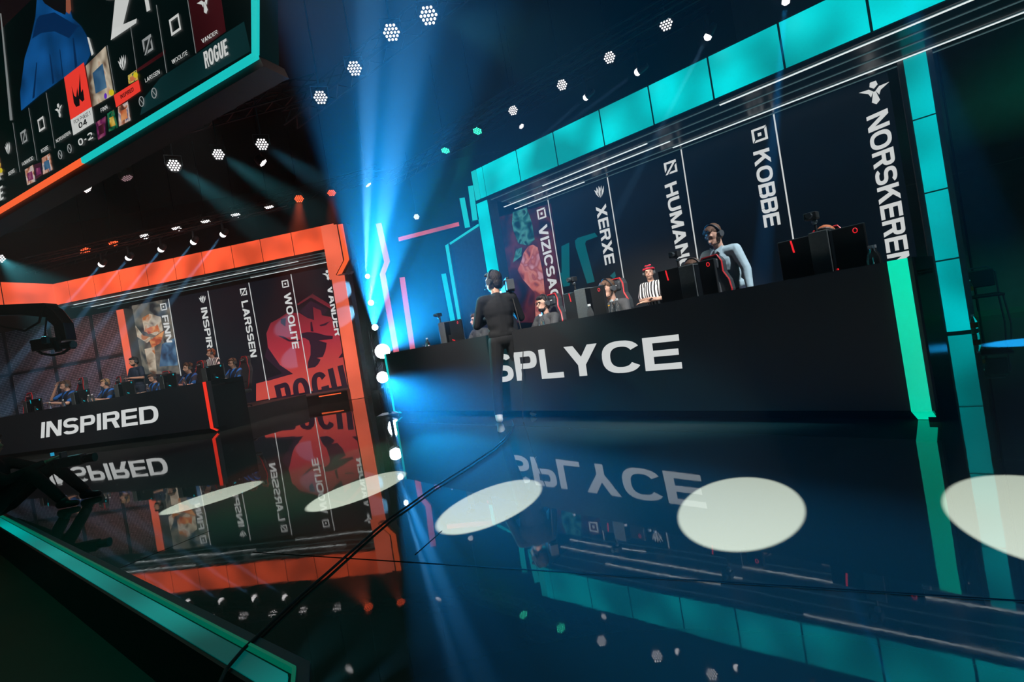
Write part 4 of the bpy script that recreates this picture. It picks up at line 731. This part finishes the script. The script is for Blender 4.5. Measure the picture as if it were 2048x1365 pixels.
jadd('monitor_hood', MB().box((c_.x+.08, c_.y-.16, c_.z-.02), (c_.x+.17, c_.y-.1, c_.z+.10)), pbr('teal_sheen', (.05, .22, .26), .3), bevel=.01)
jadd('cable', MB().path([jp(93, 636), jp(91, 655), jp(90, 675)], .012, 6).path([jp(88, 610), jp(78, 645), jp(50, 662), jp(10, 655), jp(-30, 640)], .018, 6), RUB)
# ------------------------------------------------------------------ floor cable, seams
cz = lambda x, y: onz(x, y, .012)
cpts = [(436, 1375), (452, 1340), (485, 1301), (520, 1268), (600, 1193), (655, 1146), (700, 1106), (751, 1061), (780, 1037), (811, 1016), (864, 978), (939, 931), (985, 900), (1008, 880), (1022, 862), (1027, 850), (1024, 842)]
tag(MB().path([cz(*p) for p in cpts], .007, 8).build('stage_cable', RUB), 'black cable winding across the glossy floor to the camera operator', 'cable')
seam = pbr('seam_black', (.004, .004, .004), .9, 0, .05)
for k, (p, q) in enumerate((((505, 1105), (2060, 1203)), ((232, 1140), (420, 1062)), ((830, 1110), (884, 1062)))):
    a, b = onz(*p, .0015), onz(*q, .0015); sd = Vector((-(b-a).y, (b-a).x, 0)).normalized()*.0035
    struct(MB().add([a-sd, b-sd, b+sd, a+sd], [(0, 1, 2, 3)]).build('trim_%d' % (10+k), seam))
# ------------------------------------------------------------------ plain chair with bottles at the far right
cb = onz(1988, 648); CM = Matrix.Translation((cb.x, cb.y+.12, 0)) @ rotz(math.radians(-38))
ce = empty('stacking_chair', CM, 'black stacking chair with metal legs standing by the concrete wall', 'chair')
MB().box((-.23, -.23, .43), (.23, .23, .47)).build('seat', BLK, ce, bevel=.012)
MB().box((-.20, .21, .58), (.20, .24, .86)).build('backrest', BLK, ce, bevel=.02)
MB().path([(-.22, .22, .45), (-.22, .25, .80), (-.14, .26, .90), (.14, .26, .90), (.22, .25, .80), (.22, .22, .45)], .012, 8).build('back_frame', STEEL, ce)
for sx in (-1, 1):
    for sy in (-1, 1): MB().tube((sx*.21, sy*.20, .44), (sx*.24, sy*.25, .0), .012).build('leg', STEEL, ce)
OLAB = pbr('orange_label', (.45, .10, .02), .5)
bottle(CM @ Matrix.Translation((-.12, .0, .47)), 'orange labelled bottle standing on the black stacking chair', 1.2, OLAB)
bb = onz(1951, 668); bottle(Matrix.Translation((bb.x, bb.y, .001)), 'orange labelled bottle on the floor beside the stacking chair', 1.25, OLAB)
# ------------------------------------------------------------------ big hanging screen, upper left
bs = empty('hanging_screen', BS.mat(0, 4.2), 'huge hanging screen with player names, edged in teal and orange light, upper left', 'screen')
BLKS = emit('screen_dark_green', (.001, .006, .006), .6, False, .5, .6, base=(.004, .006, .006))
C1 = lambda x, y: (x/3.033, y/3.033)
def bpoly(pts, mat, name, off=.004):
    for q in pts: poly_on(BS, [[C1(*p) for p in q]], mat, name, bs, off)
corner = BS.pix(515, 113); lft = BS.pix(-20, 425); topr = BS.pix(527, -60)
mb = MB(); mb.prism([BS.w(corner[0], corner[1]), BS.w(topr[0]+.25, 6.6), BS.w(lft[0]-1, 6.6), BS.w(lft[0]-1, corner[1])], BS.n*-.25); flat(mb, 'screen_panel', BLKS, bs)
mb = MB(); mb.prism([BS.w(corner[0]+.06, corner[1]-.12, .0), BS.w(lft[0]-1, corner[1]-.12, .0), BS.w(lft[0]-1, corner[1], .0), BS.w(corner[0]+.02, corner[1], .0)], BS.n*-.3); flat(mb, 'lower_frame', pbr('brown_black_frame', (.035, .022, .02), .5), bs)
sp = BS.pix(168, 322)
for x0, x1, mt in ((sp[0], corner[0]+.02, TSTR), (lft[0]-1, sp[0], OSTR)):
    slab(BS, x0, x1, corner[1]-.035, corner[1]+.035, .0, .03, mt, 'edge_light', bs)
mb = MB(); mb.prism([BS.w(corner[0]-.05, corner[1]), BS.w(corner[0]+.03, corner[1]), BS.w(topr[0]+.10, topr[1]+.6), BS.w(topr[0]+.0, topr[1]+.6)], BS.n*.03); flat(mb, 'edge_light', TSTR, bs)
bpoly([[(0, 80), (8, 82), (76, 728), (60, 732)], [(946, 30), (950, 30), (1013, 443), (1009, 443)], [(1136, 0), (1140, 0), (1190, 323), (1186, 323)], [(790, 160), (793, 160), (830, 420), (827, 420)], [(648, 275), (651, 275), (700, 560), (697, 560)], [(278, 562), (281, 562), (334, 900), (331, 900)], [(172, 655), (175, 655), (226, 975), (223, 975)], [(76, 745), (79, 745), (122, 1045), (119, 1045)]], emit('grey_line', (.22, .24, .24), .8, False), 'divider_line', .006)
# blue jacketed back on the picture
JB = emit('picture_blue', (.004, .065, .22), .8, False, .5, 2.5); JD = emit('picture_navy', (.002, .022, .085), .8, False); SKP = emit('picture_skin', (.40, .12, .07), .6, False); HRP = emit('picture_black', (.004, .004, .005), 1, False)
bpoly([[(225, -30), (400, -30), (440, 110), (490, 155), (525, 215), (550, 330), (520, 390), (390, 470), (250, 570), (128, 672), (122, 560), (150, 350), (185, 240), (215, 100)]], JB, 'picture_jacket', .006)
bpoly([[(222, 120), (240, 95), (330, 75), (440, 140), (490, 160), (470, 165), (420, 232), (330, 190), (250, 200), (195, 235)], [(300, 330), (306, 330), (330, 500), (318, 512)], [(440, 230), (448, 230), (470, 400), (455, 420)], [(220, 380), (226, 380), (210, 590), (196, 600)], [(360, 300), (365, 300), (385, 460), (378, 470)]], JD, 'picture_fold', .009)
bpoly([[(240, -30), (400, -30), (405, 60), (395, 90), (330, 60), (270, 20)]], HRP, 'picture_hair', .010); bpoly([[(400, -30), (425, -30), (432, 60), (420, 85), (400, 70)]], SKP, 'picture_ear', .011)
OFFW = emit('screen_white', (.62, .64, .62), .85, False); OFFD = emit('screen_grey', (.30, .32, .32), .8, False)
bpoly([[(645, 0), (760, -12), (780, -30), (640, -30)], [(700, -30), (790, -30), (735, 200), (672, 244)], [(672, 244), (685, 175), (830, 112), (826, 140)], [(872, -30), (895, -30), (912, 60), (890, 72)]], OFFW, 'headline', .008)
bpoly([[(528, 225), (540, 228), (568, 325), (556, 340)]], OFFW, 'headline_stroke', .008)
# lower strip of portraits and scores
REDB = emit('banner_red', (.85, .045, .03), .9, False)
bpoly([[(388, 470), (508, 378), (556, 648), (428, 728)], [(690, 578), (840, 484), (853, 552), (705, 652)]], REDB, 'red_banner', .007)
bpoly([[(428, 728), (556, 648), (570, 745), (445, 822)]], OFFW, 'score_card', .007)
bpoly([[(434, 520), (450, 580), (462, 590), (468, 530), (476, 585), (484, 445), (492, 560), (503, 540), (512, 605), (500, 618), (482, 600), (484, 640), (462, 650), (448, 625)]], HRP, 'crown_emblem', .010)
bpoly([[(1190, 320), (1370, 190), (1340, -20), (1140, -20)], [(830, 420), (1005, 300), (1000, 330), (830, 440)]], emit('screen_maroon', (.035, .004, .006), .8, False, .6, 1), 'column_tint', .003)
bpoly([[(975, 470), (1190, 330), (1370, 200), (1480, 130), (1520, 310), (850, 700), (870, 600)]], emit('screen_deep_green', (.003, .022, .024), .8, False, .4, 1), 'lower_tint', .0035)
PORT = [((520, 400), (640, 280), (690, 575), (560, 650), 'art_cream', 'art_steel'), ((775, 460), (828, 422), (838, 482), (780, 512), 'portrait_gold', 'art_rust'), ((715, 650), (775, 615), (792, 730), (722, 768), 'portrait_pale', 'art_rust'), ((580, 745), (640, 705), (640, 820), (595, 850), 'portrait_plum', 'art_maroon'),
        ((650, 690), (690, 665), (715, 775), (660, 800), 'portrait_green', 'portrait_gold'), ((150, 1030), (200, 1000), (215, 1100), (165, 1125), 'portrait_pale', 'portrait_plum'), ((252, 960), (302, 930), (320, 1030), (262, 1060), 'portrait_pale', 'art_steel'), ((205, 1000), (248, 985), (258, 1060), (215, 1090), 'art_maroon', 'portrait_plum'), ((-10, 960), (0, 955), (18, 1060), (-5, 1070), 'art_cream', 'portrait_gold')]
picture('portrait_gold', [(.05, .02, .01), (.5, .25, .02), (.7, .5, .1), (.02, .1, .06)], .8, 9); picture('portrait_pale', [(.08, .03, .02), (.5, .2, .12), (.65, .55, .5), (.1, .1, .2)], .8, 9); picture('portrait_plum', [(.02, .005, .02), (.18, .02, .10), (.35, .1, .16)], .8, 9); picture('portrait_green', [(.004, .02, .01), (.01, .18, .08), (.1, .05, .02)], .8, 9)
for a, b, c, d, m1, m2 in PORT:
    bpoly([[a, b, c, d]], _m[m1], 'picture_tile', .006); cx_ = sum(p[0] for p in (a, b, c, d))/4; cy_ = sum(p[1] for p in (a, b, c, d))/4
    bpoly([[(cx_+(p[0]-cx_)*.45+dx_, cy_+(p[1]-cy_)*.5+6) for p, dx_ in zip((a, b, c, d), (-4, 3, 6, -3))]], _m[m2], 'picture_shape', .009)
bpoly([[(cx_+r_*math.cos(t_), cy_+r_*1.25*math.sin(t_)) for t_ in [i*math.pi/7 for i in range(14)]] for cx_, cy_, r_ in ((676, 562, 16), (822, 455, 14), (4, 1035, 12))], emit('badge_yellow', (.7, .55, .02), .8, False), 'round_badge', .010)
bpoly([[(640+9*math.cos(t_), 583+18*math.sin(t_)) for t_ in [i*math.pi/5 for i in range(10)]]], emit('badge_violet', (.12, .03, .5), .8, False), 'round_badge', .010)
for k, x, y, s in (('claw', 743, 382, .17), ('slash', 895, 272, .18), ('box', 1061, 150, .18), ('wing', 1240, 15, .20), ('claw', 47, 900, .17), ('slash', 144, 830, .17), ('box', 250, 753, .17), ('wing', 357, 668, .17)): icon(BS, k, *C1(x, y), s, OFFW if k != 'slash' else OFFD, bs, off=.008)
def ban(x, y, r=15):
    mb = MB(); a, z = BS.pix(*C1(x, y)); mb.path([BS.w(a+.045*math.cos(t_), z+.045*1.25*math.sin(t_), .01) for t_ in [i*math.pi/8 for i in range(16)]], .0045, 5, True); mb.tube(BS.w(a-.028, z+.04, .01), BS.w(a+.028, z-.04, .01), .004, n=5); flat(mb, 'ban_mark', OFFD, bs)
for x, y in ((864, 618), (940, 567), (370, 940), (427, 903)): ban(x, y)
def bl(txt, s0, s1, e1, e0, mat=OFFW, th=None, gap=.12): lettering(BS, txt, C1(*s0), C1(*s1), C1(*e1), C1(*e0), mat, bs, off=.012, gap=gap, thick=th)
TH = (.17, .14)
bl('VANDER', (1227, 264), (1220, 240), (1316, 180), (1320, 204), th=TH); bl('WOOLITE', (1046, 390), (1040, 366), (1132, 305), (1138, 330), th=TH); bl('LARSSEN', (883, 502), (878, 478), (966, 420), (970, 446), th=TH)
bl('FINN', (613, 683), (609, 660), (648, 635), (653, 658), th=TH); bl('INSPIRED', (734, 602), (728, 578), (808, 528), (812, 552), HRP); bl('ROGUE', (1247, 418), (1232, 318), (1372, 232), (1386, 330), th=(.36, .17), gap=.1)
bl('NORSKEREN', (342, 868), (338, 848), (424, 792), (428, 813), th=TH); bl('KOBBE', (252, 930), (247, 908), (290, 882), (295, 905), th=TH); bl('HUMANOID', (136, 1008), (131, 988), (198, 946), (203, 968), th=TH); bl('XERXE', (52, 1068), (48, 1048), (86, 1022), (91, 1043), th=TH)
bl('PICK PHASE 1', (450, 755), (446, 733), (543, 672), (549, 696), HRP, th=(.14, .12)); bl('04', (480, 782), (474, 750), (524, 718), (530, 752), HRP); bl('0-2', (480, 888), (470, 850), (555, 798), (566, 838), OFFW, gap=.3); bl('S', (0, 1095), (-2, 1075), (6, 1070), (9, 1090)); bl('E', (2, 1220), (-8, 1140), (15, 1125), (22, 1205), th=(.3, .15))
# ------------------------------------------------------------------ rig: trusses and lamps
def truss(P, Q, label, w=.3):
    P, Q = Vector(P), Vector(Q); d = (Q-P).normalized(); sd = d.cross(Vector((0, 0, 1))).normalized(); up_ = Vector((0, 0, 1)); mb = MB(); n = max(2, int((Q-P).length/.5))
    cs = [sd*w/2+up_*w/2, sd*-w/2+up_*w/2, sd*-w/2-up_*w/2, sd*w/2-up_*w/2]
    for c in cs: mb.tube(P+c, Q+c, .022, n=6)
    for k in range(n):
        a = P+(Q-P)*k/n; b = P+(Q-P)*(k+1)/n
        for i in range(4): mb.tube(a+cs[i], b+cs[(i+1) % 4], .010, n=4)
    return tag(mb.build('truss', TRUSSM), label, 'truss', 'lighting trusses')
TZ = 6.55
truss(aty(300, 265, 11.2), aty(640, 170, 9.8), 'short black truss carrying the three lamps under the hanging screen')
truss(onz(580, 240, TZ), onz(960, -60, TZ), 'black truss running toward the viewer above the centre lamps')
truss(onz(780, 360, TZ), onz(1420, 0, TZ), 'black truss above the right booth carrying the green and white lamps')
truss(onz(60, 540, 6.5), onz(760, 345, 6.5), 'black truss above the left booth carrying the orange and white lamps')
truss(HL.w(-10, 5.9, .5), HL.w(-.6, 5.9, .5), 'thin black truss just above the orange header', .2)
truss(HR.w(-5.5, 5.7, .5), HR.w(3.5, 5.7, .5), 'thin black truss just above the teal header', .2)
def par(px, py, diam, mat, label, squash=1.0, tilt=0, z=6.0, hang=True):
    """LED wash light: hexagonal cluster of nineteen lenses in a round can on a yoke"""
    P = onz(px, py, z); Y = P.y; rw = diam/FOC*Y/2
    to = (CAM-P).normalized()
    if squash < 1: # turned away from the viewer: lower face
        axis = (math.cos(tilt)*Rt + math.sin(tilt)*Vector((0, 0, 1))); a = math.acos(squash); to = Matrix.Rotation(a, 3, axis) @ to
    q = to.to_track_quat('Z', 'Y').to_matrix().to_4x4(); q.translation = P
    e = empty('wash_light', q, label, 'stage light', 'LED wash lights in the rig')
    MB().lathe([(rw*.55, -rw*1.6), (rw*.8, -rw*1.4), (rw*1.02, -rw*.5), (rw*1.08, -.01), (rw*1.08, .02), (rw*1.0, .02)], n=20).build('can', BLK, e, smooth=False)
    mb = MB(); sp_ = rw*.395
    for i in range(-2, 3):
        for j in range(-2, 3):
            if abs(i+j) <= 2: mb.ell((sp_*(i+j/2), sp_*j*.866, .022), (sp_*.37, sp_*.37, sp_*.2), 9, 5)
    mb.build('lens_cluster', mat, e)
    yk = MB(); wq_ = q.inverted() @ Vector((P.x, P.y, P.z+rw*2.4)); up_ = (q.inverted().to_3x3() @ Vector((0, 0, 1))).normalized(); sx_ = Vector((0, 0, 1)).cross(up_); sx_ = sx_.normalized() if sx_.length > .1 else Vector((1, 0, 0))
    yk.path([sx_*rw*1.15+Vector((0, 0, -rw*.5)), sx_*rw*1.15+up_*rw*1.6, -sx_*rw*1.15+up_*rw*1.6, -sx_*rw*1.15+Vector((0, 0, -rw*.5))], rw*.07, 6); yk.tube(up_*rw*1.6, up_*(8.42-P.z), .014, n=6); yk.build('yoke', STEEL if diam > 24 else TRUSSM, e)
    return P
W, G, O, D = LAMPW, LAMPG, LAMPO, LAMPD
pars = [(857, 31, 38, W, 'topmost white lamp in the centre of the picture'), (783, 65, 35, W, 'white lamp second from the top of the centre row'), (709, 137, 30, W, 'white lamp third from the top of the centre row'), (641, 195, 28, W, 'lowest white lamp of the centre row'),
        (524, 289, 25, W, 'right one of the three big white lamps under the hanging screen'), (437, 309, 23, W, 'middle one of the three big white lamps under the hanging screen'), (348, 331, 25, W, 'left one of the three big white lamps under the hanging screen'),
        (1332, 48, 27, W, 'rightmost white lamp cluster above the teal header'), (1219, 115, 24, W, 'white lamp cluster second from right above the teal header'), (1124, 170, 22, W, 'white lamp cluster third from right above the teal header'), (1026, 221, 20, W, 'white lamp cluster right of the two green lamps'),
        (833, 434, 12, W, 'small far white lamp left of the teal booth corner')]
for x, y, dm, mt, lb in pars: par(x, y, dm, mt, lb)
tl = [(525, 325, 19, W, 'thin tilted white lamp under the right one of the three', .35, .6), (174, 377, 20, W, 'thin tilted white lamp at the left below the hanging screen', .3, .35), (253, 355, 22, D, 'dim pinkish lamp seen edge on below the orange screen edge', .2, -.2),
      (1042, 252, 12, W, 'small half hidden white lamp below the truss, right of the green lamps', .6, .9), (955, 261, 20, G, 'right one of the two green lamps', .7, -.5), (891, 300, 19, G, 'left one of the two green lamps', .6, -.45), (736, 369, 14, W, 'tiny thin white lamp inside the blue beams', .3, .5),
      (663, 385, 18, O, 'right one of the two round orange lamps', .7, -.2), (598, 397, 19, O, 'left one of the two round orange lamps', .8, -.2), (538, 413, 18, W, 'rightmost white lamp of the tilted row above the orange header', .6, -.4), (471, 429, 18, W, 'second white lamp of the tilted row above the orange header', .6, -.4),
      (411, 442, 18, W, 'third white lamp of the tilted row above the orange header', .5, -.4), (353, 456, 18, W, 'fourth white lamp of the tilted row above the orange header', .5, -.4), (289, 472, 18, W, 'leftmost white lamp of the tilted row above the orange header', .45, -.35),
      (227, 486, 19, O, 'right one of the two thin edge on orange lamps at the left', .35, -.3), (170, 501, 20, O, 'left one of the two thin edge on orange lamps at the left', .3, -.15), (-2, 517, 20, W, 'white lamp cut by the left picture edge', .8, 0)]
for x, y, dm, mt, lb, sq, ti in tl: par(x, y, dm, mt, lb, sq, ti)
def beam(px, py, Y, aim, half, power, label, col_=PALE, r=.085):
    P = aty(px, py, Y); A = Vector(aim); d = (A-P).normalized(); q = d.to_track_quat('Z', 'Y').to_matrix().to_4x4(); q.translation = P
    # the lens glass sits on the lamp head and glows toward the viewer as well
    e = empty('beam_light', q, label, 'stage light', 'narrow beam moving lights')
    MB().lathe([(r*.6, -.17), (r*.95, -.13), (r*1.0, -.03), (r*.98, .0)], n=16).build('head', BLK, e, smooth=True); MB().lathe([(r*1.0, .0), (r*1.0, .04), (r*.9, r*.8), (r*.55, r*1.15), (r*.05, r*1.3)], n=16).build('lens', LAMPW, e, smooth=True)
    up_ = (q.inverted().to_3x3() @ Vector((0, 0, 1))).normalized(); MB().tube(up_*r, up_*(.32), .03, n=6).build('yoke', TRUSSM, e)
    spot('beam', P+d*(r*1.3+.02), A, half, power, col_, .3, .03)
Z_ = Vector((0, 0, 0))
for x, y, ax, ay, lb in ((447, 468, 352, 590, 'rightmost beam lamp over the orange header'), (388, 483, 292, 606, 'second beam lamp from the right over the orange header'), (323, 498, 228, 618, 'third beam lamp from the right over the orange header'), (258, 515, 168, 626, 'fourth beam lamp from the right over the orange header'), (204, 528, 130, 612, 'leftmost beam lamp over the orange header')):
    beam(x, y, HL.w(*HL.pix(x, y, .4), .4).y, HL.w(*HL.pix(ax, ay, .4), .4), 1.9, 700000, lb)
hb = lambda x, y: HR.w(*HR.pix(x, y, .4), .4)
beam(1277, 143, hb(1277, 143).y, hb(1115, 262), 1.8, 90000, 'beam lamp second from the left over the teal header', r=.055); beam(1173, 194, hb(1173, 194).y, hb(1075, 282), 1.8, 90000, 'leftmost beam lamp over the teal header', r=.05); beam(1417, 71, hb(1417, 71).y, hb(1330, 240), 2.0, 110000, 'third beam lamp from the left over the teal header', r=.055)
beam(1572, 0, hb(1572, 0).y, hb(1545, 300), 2.6, 150000, 'beam lamp cut by the top picture edge over the teal header', BLUE, r=.05)
spot('beam_top_right', hb(1770, -130), hb(1930, 330), 4.2, 40000, BLUE, .3, .05)
for x, y, ax, ay, c_, pw_, hf in ((348, 331, 520, 455, (.1, .55, .6), 900, 5), (437, 309, 610, 420, (.1, .55, .6), 900, 5), (524, 289, 700, 400, (.1, .5, .7), 900, 5), (598, 397, 598, 480, (1, .12, .04), 700, 5), (663, 385, 668, 470, (1, .1, .04), 400, 4), (955, 261, 905, 380, (.05, .9, .5), 380, 6), (891, 300, 860, 400, (.05, .9, .5), 260, 6), (857, 31, 1000, 70, (.1, .6, .8), 300, 9), (0, 517, 90, 590, (.1, .55, .6), 500, 7)):
    P = onz(x, y, 6.0); spot('wash_beam', P+(CAM-P).normalized()*.08, aty(ax, ay, P.y*.80), hf, pw_*5, c_, .6, .08)
# tower of moving heads between the booths
tw = empty('lamp_tower', (tower[0].x, TY+.35, 0), 'upright tower between the booths carrying the blinding blue white lamps', 'lighting tower')
mb = MB()
for dx in (-.15, .15):
    for dy in (-.15, .15): mb.tube((dx-.2, dy, 0), (dx-.2, dy, 4.5), .024, n=6)
for k in range(14):
    for dx in (-.15, .15): mb.tube((dx-.2, -.15, .32*k), (dx-.2, .15, .32*(k+1)), .011, n=4)
    for dy in (-.15, .15): mb.tube((-.35, dy, .32*k), (-.05, dy, .32*(k+1)), .011, n=4)
mb.build('truss_mast', TRUSSM, tw); MB().box((-.6, -.4, 0), (.2, .4, .05)).build('base_plate', BLK, tw)
aims = [aty(737, 150, 9.0), aty(775, 130, 8.0), aty(772, 130, 8.0), aty(1060, 420, 8.0), onz(1290, 965)]
std = empty('added_lamp_stand', (low_lamp.x, low_lamp.y+.1, 0), 'short black floor stand added under the lowest blinding lamp', 'stand'); MB().tube((0, 0, 0), (0, 0, low_lamp.z-.05), .03).build('post', BLK, std); MB().box((-.2, -.2, 0), (.2, .2, .03)).build('base', BLK, std)  # stand added to hold the tower lamp moved forward
sz = [.075, .09, .10, .24, .10]
for k, (P, A, r) in enumerate(zip(tower+[low_lamp], aims, sz)):
    lb = ['topmost small lamp of the tower between the booths', 'second lamp from the top of the tower between the booths', 'middle lamp of the tower between the booths', 'largest blinding lamp of the tower, fourth from the top', 'blinding lamp low on the stage beside the left end of the right desk'][k]
    e = empty('moving_head', Matrix.Translation(P), lb, 'stage light', 'moving heads on the tower')
    d = (CAM-P).normalized(); qm = d.to_track_quat('Z', 'Y').to_matrix().to_4x4()
    MB().lathe([(r*.6, -.30), (r*1.1, -.25), (r*1.15, -.05), (r*1.0, .0)], n=18).build('head', BLK, e, M=qm, smooth=True); MB().lathe([(r, .0), (r, .02), (r*.6, .05), (r*.05, .06)], n=18).build('lens', LAMPX if k > 2 else emit('lamp_tower_small', (.75, .92, 1), 14, False), e, M=qm, smooth=True)
    MB().path([(-r*1.3, .05, 0), (-r*1.3, .2, 0), (r*1.3, .2, 0), (r*1.3, .05, 0)], .02, 6).build('yoke', TRUSSM, e)
